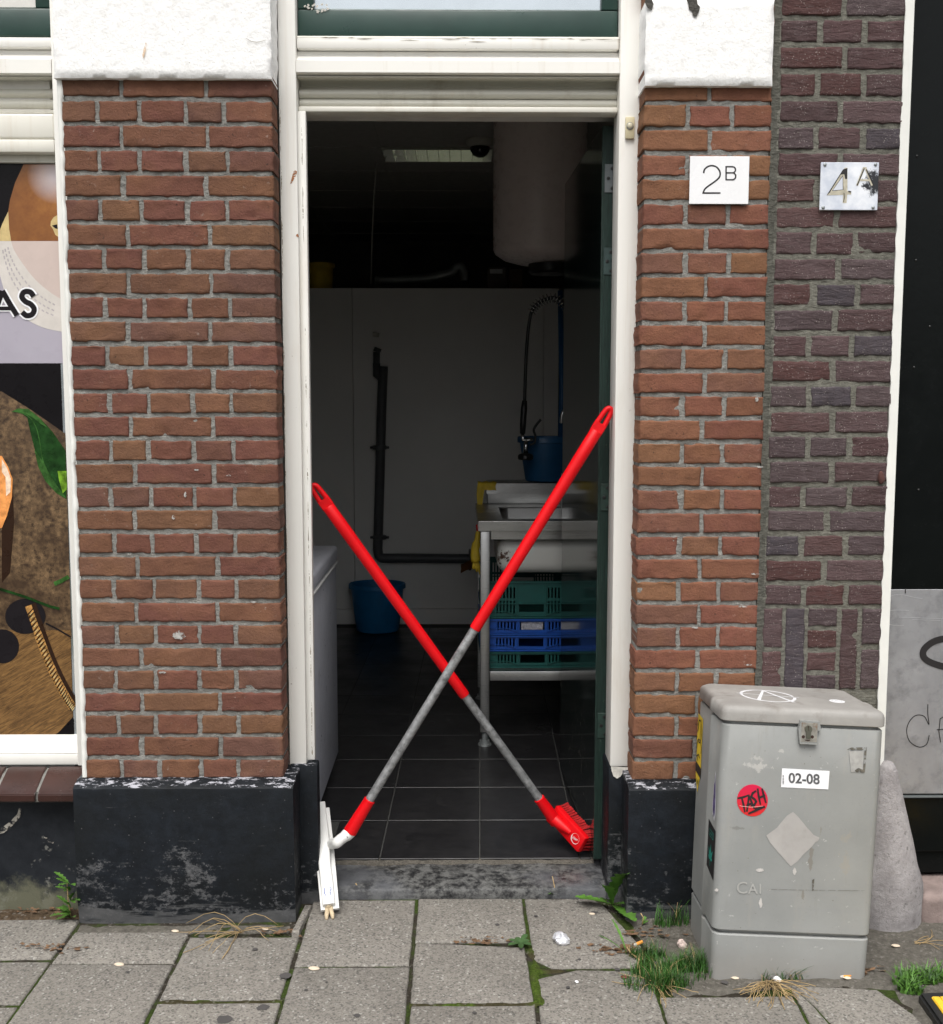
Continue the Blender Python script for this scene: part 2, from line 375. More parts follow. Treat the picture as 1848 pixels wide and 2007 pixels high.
def m_cab(glue=False):
    M = MT('weathered_grey_polyester', rough=.55, spec=.4)
    c = M.mix(M.rng(M.noise(4, 6, .6), .3, .7), (.225,.232,.225), (.30,.305,.295))
    c = M.mix(M.rng(M.noise(9, 6, .7, M.map((2.4, 2.4, .45))), .56, .8, 0, .5), c, (.33,.31,.275))
    c = M.mix(M.rng(M.noise(7, 6, .7, M.map((5, 5, .55))), .6, .75, 0, .45), c, (.20,.19,.165))
    c = M.mix(M.math('MULTIPLY', M.rng(M.noise(46, 5, .7), .66, .70), .5), c, (.55,.54,.52))
    c = M.mix(M.rng(M.noise(150, 3, .7), .62, .78, 0, .4), c, (.16,.155,.14))
    c = M.mix(M.rng(M.math('ADD', M.axis(2), M.rng(M.noise(14, 4), 0, 1, -.03, .03)), .07, -.02, 0, .6), c, (.23,.21,.185))
    c = M.mix(M.rng(M.noise(3, 5, .6, M.map((.5, .5, 7))), .56, .68, 0, .32), c, (.24,.245,.25))
    c = M.mix(M.rng(M.noise(26, 7, .78, M.map((1, 1, .35), (0, .6, 0))), .66, .72, 0, .5), c, (.47,.465,.45))
    c = M.mix(M.math('MULTIPLY', M.rng(M.vor(60), .10, .05), M.rng(M.noise(13, 2), .52, .6)), c, (.14,.125,.105))
    def spot(c, x, z, rx, rz, colr, th=.62, sc=55, k=.85):
        n = M.new('VectorMath'); n.operation = 'DISTANCE'; M.put(n.inputs[0], M.map((1/rx, 0, 1/rz))); n.inputs[1].default_value = (x/rx, 0, z/rz)
        f = M.math('ADD', M.noise(sc, 7, .75), M.rng(n.outputs['Value'], 0, 1.2, .20, -.22)); return M.mix(M.rng(f, th, th+.035, 0, k), c, colr)
    if glue:
        c = spot(c, -.112, .532, .050, .030, (.38,.37,.35)); c = spot(c, -.105, .512, .062, .020, (.42,.41,.39), .57); c = spot(c, -.050, .553, .03, .014, (.38,.37,.35), .64)
        c = spot(c, .035, .29, .012, .08, (.17,.15,.12), .60, 40, .6); c = spot(c, .02, .20, .010, .04, (.17,.15,.12), .6, 40, .6); c = spot(c, .055, .36, .008, .05, (.19,.17,.14), .6, 40, .6)
        c = spot(c, .12, .30, .04, .12, (.30,.275,.23), .62, 25, .5); c = spot(c, -.15, .36, .05, .008, (.16,.155,.145), .6, 60, .6)
    M.col(c); M.bump(M.noise(260, 3), .12, .0008); M.bump(M.noise(4, 2), .1, .004); return M.m
MAT['cabdoor'] = m_cab(True)
MAT['cab'] = m_cab()
MAT['cablid'] = simple('weathered_grey_lid', (.30,.288,.27), .65, 0, .16, 7, .25, 220, dirt=(.17,.15,.13), dscale=16, dth=(.52,.8))
def m_conc():
    M = MT('old_concrete', rough=.95, spec=.2)
    c = M.mix(M.rng(M.noise(11, 7, .7), .3, .7), (.21,.195,.195), (.42,.40,.40))
    c = M.mix(M.rng(M.noise(70, 4, .7), .3, .42, .7, 0), c, (.10,.095,.09)); M.col(c)
    M.bump(M.noise(60, 6, .75), .9, .006); return M.m
MAT['conc'] = m_conc()
MAT['blackgloss'] = simple('glossy_black_paint', (.004,.005,.005), .22, 0, .1, 8, .2, 45, .002, spec=.14)
MAT['kick'] = simple('scuffed_aluminium', (.34,.34,.355), .42, .45, .12, 14, .1, 120, dirt=(.20,.20,.21), dscale=26, dth=(.5,.8))
MAT['pinkstone'] = simple('pinkish_stone', (.22,.17,.155), .85, 0, .3, 14, .6, 50, .006)
MAT['glaze'] = simple('brown_glazed_tile', (.035,.013,.010), .22, 0, .25, 9)
MAT['leaf'] = simple('weed_leaf', (.07,.17,.022), .55, 0, .35, 30)
MAT['leaf2'] = simple('dark_weed_leaf', (.045,.095,.03), .55, 0, .3, 30)
MAT['grass'] = simple('grass_blade', (.030,.10,.010), .55, 0, .6, 25)
MAT['straw'] = simple('dry_straw', (.36,.255,.12), .8, 0, .35, 25)
MAT['litter'] = simple('brown_leaf_litter', (.13,.075,.04), .9, 0, .5, 40)
MAT['foil'] = simple('crumpled_foil', (.86,.87,.92), .25, .55, .05)
# ------------------------------------------------------------------ brickwork
PAL = [(.150,.062,.043),(.156,.068,.046),(.143,.058,.043),(.162,.077,.046),(.148,.073,.046),(.166,.084,.048),(.135,.061,.045),(.152,.062,.046),(.130,.064,.048),(.153,.070,.044)]
DPAL = [(.086,.050,.051),(.078,.048,.049),(.098,.064,.066),(.082,.060,.064),(.100,.056,.054),(.068,.060,.070),(.088,.042,.039),(.094,.070,.073)]
def brick(bm, lay, x0, x1, z0, z1, y0, col, deep_r=0, deep_l=0, amp=1.0, rnd=.0036):
    L, H = x1-x0, z1-z0; nx = max(5, int(L/.010)); ny = max(5, int(H/.009)); o = random.uniform(0, 90)
    off = random.uniform(-.0014, .0014); tx = random.uniform(-.02, .02); tz = random.uniform(-.015, .015); sk = random.uniform(-.008, .008)
    def ts(n): return [0, .04/ max(1, n/8), .12/max(1, n/8)] + [i/n for i in range(1, n)] + [1-.12/max(1, n/8), 1-.04/max(1, n/8), 1]
    us = sorted(set(round(t, 4) for t in ts(nx))); vs_ = sorted(set(round(t, 4) for t in ts(ny)))
    G = []
    for v in vs_:
        row = []
        for u in us:
            x = x0+u*L; z = z0+v*H + (x-(x0+x1)/2)*sk
            ex, ez = min(u, 1-u)*L, min(v, 1-v)*H
            d = min(ex, ez); k = max(0, 1-d/rnd)
            p = (x, z, o)
            y = y0+off+(u-.5)*tx*L+(v-.5)*tz*H + rnd*(1-math.sqrt(max(0, 1-k*k)))*.8
            y += amp*(.0022*nz(p, 34)+.0012*nz(p, 105, 3))+.0045*max(0, nz((x*1.0, z*1.6, o), 24, 5)-.38)*amp*3*max(0, 1-d/.03)
            j = max(0, 1-d/.012)*amp
            x += j*.0034*nz(p, 60, 11)*(1 if ex < ez else .3); z += j*(.0030*nz(p, 48, 23)+.0016*nz(p, 130, 31))*(1 if ez <= ex else .3)
            row.append(bm.verts.new((x, y, z)))
        G.append(row)
    fs = []
    for a, b in zip(G, G[1:]):
        for i in range(len(a)-1): fs.append(bm.faces.new((a[i], a[i+1], b[i+1], b[i])))
    back = y0+.03
    ring = G[0][:-1]+[r[-1] for r in G[:-1]]+G[-1][:0:-1]+[r[0] for r in G[:0:-1]]
    def bk(v):
        yy = back
        if deep_r and v.co.x > x1-.004: yy = deep_r
        if deep_l and v.co.x < x0+.004: yy = deep_l
        return bm.verts.new((v.co.x, yy, v.co.z))
    rb = [bk(v) for v in ring]; n = len(ring)
    for i in range(n): fs.append(bm.faces.new((ring[i], rb[i], rb[(i+1) % n], ring[(i+1) % n])))
    c = Vector(col)*random.uniform(.91, 1.1)
    for f in fs:
        for l in f.loops: l[lay] = (c.x, c.y, c.z, 1)
def mortar(bm, x0, x1, z0, z1, y, amp=.002, step=.011, ret_r=0, ret_l=0):
    nx, n2 = max(2, int((x1-x0)/step)), max(2, int((z1-z0)/step)); G = []
    for j in range(n2+1):
        G.append([bm.verts.new((x0+(x1-x0)*i/nx, y+amp*nz((i*step, j*step, 3), 45)+amp*.6*nz((i*step, j*step, 9), 110), z0+(z1-z0)*j/n2)) for i in range(nx+1)])
    for a, b in zip(G, G[1:]):
        for i in range(nx): bm.faces.new((a[i], a[i+1], b[i+1], b[i]))
    for side, dep in ((-1, ret_r), (0, ret_l)):
        if dep:
            col = [r[side] for r in G]; bb = [bm.verts.new((v.co.x, dep, v.co.z)) for v in col]
            for i in range(len(col)-1): bm.faces.new((col[i], bb[i], bb[i+1], col[i+1]))
PITCH = .06154; BH = .0502
# ================================================================== THE RED BRICK SHOP
shop = thing('shop_building', 'red brick shop front with open doorway, white frame and black painted plinths', 'building', (0,0,0))
def pier(x0, x1, ztop2, idxs, odd, even, pal, mat, mmat, name, dR, dL, bh, pitch, amp=1, parent=shop, jw=.0115, my=.0046, zb=.36, zt=3.1):
    bm = B(); lay = bm.loops.layers.float_color.new('bcol')
    for i in idxs:
        z1 = ztop2-(i-2)*pitch; z0 = z1-bh
        fr = odd if i % 2 else even
        cuts = [0]+[f+random.uniform(-.008, .008) for f in fr]+[1]
        for k in range(len(cuts)-1):
            a = x0+cuts[k]*(x1-x0)+(jw/2 if k else 0); b = x0+cuts[k+1]*(x1-x0)-(jw/2 if k < len(cuts)-2 else 0)
            a += random.uniform(-.0015, .0015); b += random.uniform(-.0015, .0015)
            if k == 0 : a += random.uniform(-.002, .003)
            last = k == len(cuts)-2
            brick(bm, lay, a, b, z0+random.uniform(-.001, .001), z1+random.uniform(-.001, .001), 0, random.choice(pal), dR if last else 0, dL if k == 0 else 0, amp)
    bp = obj(name, bm, mat, parent, True, auto=50)
    bm = B(); mortar(bm, x0+.004, x1-.004, zb, zt, my, ret_r=.1, ret_l=.1)
    obj('mortar', bm, mmat, bp, True)
    return bp
pl = pier(-1.012, -.478, 2.161, list(range(-13, 31)), (.287, .685), (.173, .366, .583, .776), PAL, MAT['brick'], MAT['mortar'], 'brick_pier', .086, 0, BH, PITCH)
pr = pier(.470, .797, 2.1545, list(range(-13, 31)), (.514,), (.348, .681), [(c[0]*1.24, c[1]*1.20, c[2]*1.12) for c in PAL], MAT['brick'], MAT['mortar'], 'brick_pier', 0, .10, BH, .06163)
tag(pl, 'wide left pier of orange red bricks'); tag(pr, 'narrow right pier of orange red bricks')
# solid wall behind the piers, the frame and over the door
bm = B()
box(bm, -2.6, -1.09, .14, .36, 0, 3.2); box(bm, -1.010, -.486, .088, .36, 0, 3.2); box(bm, -1.088, -1.012, .205, .36, 0, 3.2); box(bm, .478, 1.6, .10, .36, 0, 3.2)
box(bm, -.484, .476, .21, .36, 2.20, 3.2)
obj('wall', bm, MAT['plaster'], shop)
# white stone blocks
def stone(x0, x1, z0, z1, dep):
    bm = B(); st = .011; nx, n2 = int((x1-x0)/st), int((z1-z0)/st); G = []
    for j in range(n2+1):
        row = []
        for i in range(nx+1):
            x = x0+(x1-x0)*i/nx; z = z0+(z1-z0)*j/n2
            d = min(x-x0, x1-x, z-z0, z1-z); k = max(0, 1-d/.009)
            y = -.022+.006*(1-math.sqrt(max(0, 1-k*k)))+.0014*nz((x, z, 0), 60)+.0008*nz((x, z, 4), 160)
            e = max(0, 1-d/.02)
            row.append(bm.verts.new((x+e*.003*nz((x, z, 7), 45), y, z+e*.0012*nz((x, z, 9), 45))))
        G.append(row)
    for a, b in zip(G, G[1:]):
        for i in range(nx): bm.faces.new((a[i], a[i+1], b[i+1], b[i]))
    ring = G[0][:-1]+[r[-1] for r in G[:-1]]+G[-1][:0:-1]+[r[0] for r in G[:0:-1]]
    rb = [bm.verts.new((v.co.x, dep, v.co.z)) for v in ring]; n = len(ring)
    for i in range(n): bm.faces.new((ring[i], rb[i], rb[(i+1) % n], ring[(i+1) % n]))
    return obj('stone_block', bm, MAT['stucco'], shop, True, auto=60)
stone(-1.021, -.476, 2.2125, 2.62, .085); stone(.468, .791, 2.199, 2.4085, .10)
bm = B(); F = lambda a, b, n: W(a, b, Y=-.0245-n)
ribbon(bm, [(286,84),(284,96),(281,108),(281,114)], [2.5,5,4,1], F); obj('rust_stain', bm, ragged(simple('tan_drip', (.66,.50,.36), .9, 0, .1), 60, .3, .55), shop)
bm = B(); ribbon(bm, [(482,75),(492,81),(503,83),(516,80),(521,79)], [.6,1.8,1.4,1,.4], F); obj('crack', bm, simple('grey_crack', (.42,.40,.37), .9), shop)
def blot(name, x, y, rx, ry, mat, Y=-.0032, parent=shop, seed=0):
    bm = B(); pts = [(x+rx*cos(t*2*pi/30)*(1+.5*nz((t*.5, seed, 0), 1.1)), y+ry*sin(t*2*pi/30)*(1+.5*nz((t*.5, seed, 7), 1.1))) for t in range(30)]
    poly(bm, pts, lambda a, b, n: W(a, b, Y=Y)); return obj(name, bm, mat, parent)
lime = ragged(simple('lime_splash', (.36,.35,.33), .9, 0, .25, 90, .4, 150), 130, .36, .5)
for k, (x, y, rx, ry) in enumerate(((350,1246,15,10),(363,970,3,7),(340,1014,4,5),(385,921,6,2),(448,932,5,2),(316,1443,5,2),(640,1,0,0),(770,1,0,0),(497,1180,7,2),(254,1086,6,2),(318,1318,9,2.5),(1487,915,12,2),(1480,1125,10,2),(1455,1189,12,2.2),(1483,783,4,6),(1466,1303,9,2),(1362,1230,8,2))):
    if rx: blot('lime_splash', x, y, rx*.8, ry*.8, lime, seed=k*3.1)
# moss and cracks on the right block's upper edge
bm = B(); F = lambda a, b, n: W(a, b, Y=-.0235-n)
for k_, pts in enumerate(([(1345,0),(1352,-4),(1366,-4),(1367,8),(1372,14),(1370,22),(1365,33),(1358,31),(1356,22),(1350,18),(1349,8)], [(1264,-3),(1276,-4),(1281,8),(1277,20),(1269,16),(1264,6)])):
    bm = B(); poly(bm, pts, F, .0014); obj('broken_render', bm, m_mortar('bare_render', (.10,.095,.085)), shop)
bm = B()
for k in range(70):
    x = random.uniform(.475, .72) if k % 3 else random.uniform(.475, .53); r = random.uniform(.002, .006)
    lathe(bm, [(0, r*.7), (r*.7, r*.4), (r, 0), (r*.6, -r*.4)], (x, random.uniform(-.016, .0), 2.409+random.uniform(-.001, .003)), 6)
obj('lichen', bm, simple('yellow_lichen', (.26,.19,.04), .95, 0, .6, 60), shop, True)
# left pier plinth and right pier plinth
def plinth(x0, x1, zt, mat, y0=-.045, name='plinth', flare=.006):
    bm = B(); N = int((x1-x0)/.02)
    prof = [(.10, zt+.014), (-.004, zt+.013), (-.012, zt+.012), (y0+.006, zt+.0015), (y0+.001, zt-.003), (y0, zt-.010), (y0, .2), (y0+.002, .08), (y0+.012, .0), (y0+.012, -.05), (.10, -.05)]
    rows = []
    for i in range(N+1):
        t = i/N; x = x0+(x1-x0)*t
        e = max(0, 1-min(x-x0, x1-x)/.008)
        rows.append([bm.verts.new((x+(.001*nz((y, z, x), 40)), y+e*.004*(1 if y < .05 else 0)+.0015*nz((x, z, 1), 16), z+.0015*nz((x, y, 2), 20)-e*.002)) for y, z in prof])
    for a, b in zip(rows, rows[1:]):
        for i in range(len(prof)-1): bm.faces.new((a[i], a[i+1], b[i+1], b[i]))
    bm.faces.new(rows[0][::-1]); bm.faces.new(rows[-1])
    return obj(name, bm, mat, shop, True, auto=35)
plinth(-1.034, -.447, .377, MAT['blackstone']); plinth(.452, .83, .368, MAT['blackstone_r'])
def jamb_base(x0, x1, zt, y0, y1=.30):
    bm = B(); box(bm, x0, x1, y0, y1, -.04, zt, .005, 2)
    bmesh.ops.subdivide_edges(bm, edges=[e for e in bm.edges if e.calc_length() > .1], cuts=5, use_grid_fill=True)
    for v in bm.verts: v.co += Vector((.0012*nz(v.co, 30), .0015*nz(v.co, 24, 5), .0015*nz(v.co, 35, 9) if v.co.z > .1 else 0))
    return obj('jamb_base', bm, MAT['blackjamb'], shop, True, auto=40)
jamb_base(-.474, -.397, .397, .079, .125); jamb_base(-.486, -.452, .30, .127); jamb_base(.415, .475, .384, .079)
bm = B(); F = lambda a, b, n: W(a, b, Y=.0765-n)
poly(bm, [(1197,1502),(1240,1504),(1242,1512),(1231,1515),(1222,1512),(1216,1522),(1209,1526),(1202,1521),(1199,1512)], F)
obj('bare_patch', bm, simple('flaked_white', (.55,.53,.48), .9, 0, .3, 60), shop)
# door frame
fr = None
def framebox(name, x0, x1, y0, y1, z0, z1, mat=MAT['white'], bev=.003, parent=None):
    bm = B(); box(bm, x0, x1, y0, y1, z0, z1, bev, 2); return obj(name, bm, mat, parent or shop, True, auto=40)
bm = B(); box(bm, -.4755, -.429, .09, .2, .388, 2.9, .003); box(bm, .419, .4735, .09, .195, .386, 2.9, .003)
box(bm, -.43, -.4085, .112, .138, .40, 2.166, .002); box(bm, -.4275, .4175, .10, .2, 2.3215, 2.3505, .004)
fr = obj('door_frame', bm, MAT['white'], shop, True, auto=40)
bm = B()
prof = [(.20, 2.3195), (.118, 2.3195), (.117, 2.309), (.098, 2.291), (.089, 2.2885), (.088, 2.2585), (.093, 2.2565), (.20, 2.2565)]
prism(bm, prof, lambda a, b, d: Vector((-.4285+d, a, b)), .847); obj('transom_moulding', bm, MAT['white'], fr, True, auto=30)
bm = B(); prism(bm, [(.10, 2.3490), (.112, 2.357), (.2, 2.361), (.2, 2.3490)], lambda a, b, d: Vector((-.4275+d, a, b)), .845); obj('weather_bar', bm, MAT['cream'], fr, True, auto=30)
bw_ = simple('bare_wood', (.22,.19,.14), .9); F = lambda a, b, n: W(a, b, Y=.0994-n)                       # flaked edges of the old paint
for k in range(26):
    x = random.uniform(620, 1215); y = 73+x*.0055-3+random.uniform(-1.5, 9)*(random.random()**2); l = random.uniform(8, 45)
    bm = B(); ribbon(bm, [(x, y), (x+l*.5, y+random.uniform(-.6, .6)), (x+l, y+random.uniform(-.5, 1.2))], [.2, random.uniform(.5, 1.7), .2], F, .0006+k*.00002); obj('flaked_paint', bm, bw_, fr)
gd = ragged(simple('grimy_joint', (.20,.165,.12), .95, 0, .5, 40), 160)
for xa, ya, xb, yb, Y in ((591,240,612,1480,.0888),(549,200,568,1498,.0888)):          # dirty open joints along the post
    for k in range(26):
        t = random.random(); l = random.uniform(.008, .05); bm = B(); P_ = lambda u: (xa+(xb-xa)*u+random.uniform(-.6, .6), ya+(yb-ya)*u)
        ribbon(bm, [P_(t), P_(min(1, t+l*.5)), P_(min(1, t+l))], [.3, random.uniform(.7, 2.2), .3], lambda a, b, n: W(a, b, Y=Y-k*.00002)); obj('grime_streak', bm, gd, fr)
# rust marks of old nails on the jamb
bm = B(); F = lambda a, b, n: W(a, b, Y=.0895-n)
poly(bm, [(575,337),(578,334),(582,336),(581,342),(573,357),(569,361),(570,354)], F, .0002); rm_ = ragged(simple('rust_brown', (.36,.15,.06), .9), 180, .38, .5); obj('rust_stain', bm, rm_, fr); bm = B(); poly(bm, arc(583, 462, 3, 3.5, 0, 330, 8), F, .0002)
obj('rust_stain', bm, rm_, fr)
# roller shutter above the door
def shutter_mesh(x0, x1, pts):
    bm = B(); back = [(max(p[0] for p in pts)+.05, pts[-1][1]), (max(p[0] for p in pts)+.05, pts[0][1])]
    prism(bm, pts+back, lambda a, b, d: Vector((x0+d, a, b)), x1-x0); return bm
def bulge(y, z1, z0, h, n=8):
    return [(y-h*sin(pi*i/n), z1+(z0-z1)*i/n) for i in range(n+1)]
rs = thing if False else None
bm = shutter_mesh(-.4275, .4185, [(.104, 2.254), (.104, 2.250)]+bulge(.140, 2.2555, 2.2285, -.020)[1:]+bulge(.137, 2.2275, 2.2055, .010)+[(.145, 2.204)]+bulge(.138, 2.2025, 2.1815, .007))
sh = obj('roller_shutter', bm, MAT['shutter'], shop, True, auto=40)
bm = B(); box(bm, -.4275, .4185, .116, .17, 2.1655, 2.1795, .003); obj('end_slat', bm, MAT['cream'], sh, True, auto=40)
# green transom window over the door
bm = B(); box(bm, -.4275, .417, .125, .17, 2.3585, 2.4285, .004); box(bm, -.4275, -.385, .125, .17, 2.4295, 2.9, .004); box(bm, .373, .417, .125, .17, 2.4295, 2.9, .004)
prism(bm, [(.127, 2.4288), (.134, 2.4335), (.150, 2.4355), (.150, 2.4288)], lambda a, b, d: Vector((-.3845+d, a, b)), .757)
tw = obj('transom_window', bm, MAT['green'], shop, True, auto=40)
bm = B(); box(bm, -.386, .374, .145, .15, 2.4300, 2.9); obj('pane', bm, MAT['glass'], tw)
bm = B(); F = lambda a, b, n: W(a, b, Y=.1235-n)
bp_ = simple('bare_primer', (.55,.53,.48), .9)
for k in range(18):
    x = random.uniform(594, 645); y = random.uniform(8, 26)
    bm = B(); poly(bm, [(x+random.uniform(1, 4)*cos(t*.9), y+random.uniform(1, 4)*sin(t*.9)) for t in range(7)], F, k*.00004); obj('flaked_paint', bm, bp_, tw)
# the green door, opened inwards against the right wall
door = bpy.data.objects.new('door', None)
a_door = radians(91.7)
bm = B(); box(bm, 0, .83, 0, .042, .062, 2.155, .002)
rot = Matrix.Translation((.433, .215, 0)) @ Matrix.Rotation(a_door, 4, 'Z')
bm.transform(rot)
for f in bm.faces:
    f.material_index = 1 if f.calc_center_median().y < .2185 else 0
bpy.data.objects.remove(door)
door = obj('door', bm, [MAT['doorface'], MAT['dooredge']], shop)
for yt, yb in ((322, 378), (486, 539), (948, 1001), (1397, 1446)):
    h = B(); zt, zb = W(1188, yt, Y=.215).z, W(1188, yb, Y=.215).z
    box(h, .3985, .4300, .2115, .216, zb, zt, .001, 1)
    hg = obj('hinge', h, simple('grey_hinge', (.12,.135,.14), .6, .2, .2) if yt < 400 else simple('painted_hinge', (.022,.045,.042) if yt < 600 else (.012,.032,.024), .55, 0, .3, 60), door)
    s = B()
    for k, dx in ((.15, .005), (.5, -.006), (.85, .004)):
        s = B(); lathe(s, [(.0048, 0), (.0048, -.001), (.0025, -.0014), (.0022, .001)], (.4143+dx, .2113, zb+(zt-zb)*k), 14, axis='Y'); obj('screw', s, MAT['black'], hg)
# threshold
bm = B(); N = 44
prof = [(.27, -.03), (.103, -.03), (.102, .017), (.105, .0235), (.115, .027), (.18, .030), (.262, .0315), (.27, .031)]
rows = []
for i in range(N+1):
    x = -.398+.816*i/N; rows.append([bm.verts.new((x, y+.0015*nz((x, z, 0), 12), z+(.0018*nz((x, y, 3), 9) if z > 0 else 0))) for y, z in prof])
for a, b in zip(rows, rows[1:]):
    for i in range(len(prof)-1): bm.faces.new((a[i], a[i+1], b[i+1], b[i]))
bm.faces.new(rows[0][::-1]); bm.faces.new(rows[-1])
obj('threshold', bm, MAT['thresh'], shop, True, auto=40)
bm = B(); N = 60; A = []; Bq = []; Cq = []                        # broken mortar bed under the first tiles
for i in range(N+1):
    x = -.392+.79*i/N; e = .253+.008*nz((x, 0, 0), 14)+.004*nz((x, 0, 5), 50)
    if -.31 < x < -.20: e -= .014*(1-abs(x+.245)/.06 if abs(x+.245) < .06 else 0)
    A.append(bm.verts.new((x, e, .0315))); Bq.append(bm.verts.new((x, e+.004, .040+.003*nz((x, 1, 1), 40)))); Cq.append(bm.verts.new((x, .33, .041)))
for i in range(N):
    bm.faces.new((A[i], A[i+1], Bq[i+1], Bq[i])); bm.faces.new((Bq[i], Bq[i+1], Cq[i+1], Cq[i]))
obj('mortar_bed', bm, m_mortar('dirty_mortar_bed', (.13,.118,.10)), shop, True)
# ------------------------------------------------------------------ shop window on the left
win = obj('window', box(box(box(B(), -2.4, -1.066, .10, .2, 2.3215, 2.3475, .004), -1.0655, -1.0125, .09, .2, .392, 2.9, .003), -2.4, -1.066, .098, .2, .392, .4235, .003), MAT['white'], shop, True, auto=40)
bm = B(); prism(bm, prof_m := [(.20, 2.3195), (.118, 2.3195), (.117, 2.309), (.098, 2.291), (.089, 2.2885), (.088, 2.2535), (.093, 2.2515), (.20, 2.2515)], lambda a, b, d: Vector((-2.4+d, a, b)), 1.334)
obj('transom_moulding', bm, MAT['white'], win, True, auto=30)
bm = B(); prism(bm, [(.099, .4250), (.102, .4345), (.128, .4690), (.2, .4690), (.2, .4250)], lambda a, b, d: Vector((-2.4+d, a, b)), 1.334); obj('sill', bm, MAT['white'], win, True, auto=30)
bm = shutter_mesh(-2.4, -1.066, [(.104, 2.250), (.104, 2.247)]+bulge(.140, 2.2515, 2.227, -.020)[1:]+bulge(.137, 2.226, 2.204, .010)+[(.147, 2.201)]+bulge(.139, 2.200, 2.176, .007)+[(.147, 2.174), (.135, 2.1725), (.135, 2.1640), (.15, 2.1635), (.15, 2.1545)])
obj('roller_shutter', bm, MAT['shutter'], win, True, auto=40)
bm = B(); box(bm, -2.4, -1.066, .093, .2, 2.0885, 2.1530, .006, 3); box(bm, -2.4, -1.066, .09, .2, 2.053, 2.0865, .004, 2); obj('cross_rail', bm, MAT['cream'], win, True, auto=40)
bm = B(); box(bm, -2.4, -1.066, .120, .2, 2.033, 2.052); obj('top_rail', bm, MAT['shutter'], win)
bm = B(); box(bm, -2.4, -1.072, .125, .17, 2.3585, 2.4285, .004); box(bm, -1.115, -1.072, .125, .17, 2.4295, 2.9, .004)
prism(bm, [(.127, 2.4288), (.134, 2.4335), (.150, 2.4355), (.150, 2.4288)], lambda a, b, d: Vector((-2.4+d, a, b)), 1.284); tsh = obj('sash', bm, MAT['green'], win, True, auto=40)
bm = B(); box(bm, -2.4, -1.114, .145, .15, 2.4300, 2.9); obj('pane', bm, MAT['glass'], tsh)
bm = B(); box(bm, -2.4, -1.066, .134, .138, .470, 2.0325); obj('pane', bm, MAT['glass'], win)
bm = B(); n = 150; A = []; Bq = []                                     # ragged bead of sealant on the brick edge
for i in range(n+1):
    z = .392+(2.212-.392)*i/n; ph = ((2.161-z)/PITCH) % 1
    x = -1.0085+.0065*max(-.6, nz((int((2.161-z)/PITCH+.1), 0, 0), .8))*(1 if ph > .74 else .25)+.006*nz((z, 0, 0), 19)+.003*nz((z, 3, 0), 70)
    A.append(bm.verts.new((-1.03, .06, z))); Bq.append((bm.verts.new((-1.02, -.0045, z)), bm.verts.new((x-.002, -.0040, z)), bm.verts.new((x, .004, z))))
for i in range(n):
    p, q = Bq[i], Bq[i+1]; bm.faces.new((A[i], p[0], q[0], A[i+1])); bm.faces.new((p[0], p[1], q[1], q[0])); bm.faces.new((p[1], p[2], q[2], q[1]))
obj('sealant', bm, MAT['caulk'], win, True)
# glazed sill tiles and the black wall under them
bm = B(); tw_ = .113
for k in range(7):
    x1 = -1.038-.0+(-.112 if k else 0)*k; x0 = x1-.104
    prism(bm, [(.09, .391), (.075, .3895), (.004, .352), (-.006, .345), (-.007, .326), (.0, .322), (.09, .322)], lambda a, b, d: Vector((x0+d, a, b)), .104)
bmesh.ops.bevel(bm, geom=bm.edges[:], offset=.002, segments=2, affect='EDGES')
st = obj('sill_tiles', bm, MAT['glaze'], shop, True, auto=40)
bm = B(); box(bm, -2.4, -1.036, .004, .09, .3205, .349); prism(bm, [(.09, .386), (.06, .378), (.004, .3485), (.09, .3485)], lambda a, b, d: Vector((-2.4+d, a, b)), 1.362)
obj('joint', bm, MAT['mortar'], st)
bm = B(); G = []
for j in range(19):
    z = -.04+.36*j/18; G.append([bm.verts.new((-2.4+1.375*i/70, .055-(.012*max(0, 1-z/.07))+.002*nz((i*.02, z, 0), 12), z)) for i in range(71)])
for a, b in zip(G, G[1:]):
    for i in range(70): bm.faces.new((a[i], a[i+1], b[i+1], b[i]))
def m_lowwall():
    M = MT('black_wall_paint', rough=.65, spec=.2); c = M.mix(M.rng(M.noise(10, 6, .7), .35, .7), (.008,.0098,.013), (.020,.023,.028))
    z = M.axis(2)
    c = M.mix(M.rng(M.math('ADD', M.noise(14, 7, .7), M.rng(z, 0, .2, .1, -.05)), .62, .67, 0, .6), c, (.24,.235,.215))
    c = M.mix(M.rng(M.math('ADD', M.noise(9, 6, .7), M.rng(z, .02, .12, .28, -.2)), .56, .72, 0, .85), c, (.105,.105,.07))
    M.col(c); M.bump(M.noise(45, 6, .7), .4, .004); return M.m
obj('low_wall', bm, m_lowwall(), shop, True)
bm = B(); F = lambda a, b, n: W(a, b, Y=.0505-n)
sm_ = ragged(simple('scraped_render', (.34,.32,.28), .9, 0, .3, 80), 60, .4, .52); poly(bm, [(-4,1628),(20,1610),(34,1595),(38,1582),(42,1584),(40,1600),(26,1617),(8,1632),(-4,1636)], F); obj('scraped_paint', bm, sm_, shop); bm = B(); poly(bm, [(86,1640),(93,1642),(99,1648),(106,1650),(104,1653),(96,1651),(89,1646)], F)
obj('scraped_paint', bm, sm_, shop)
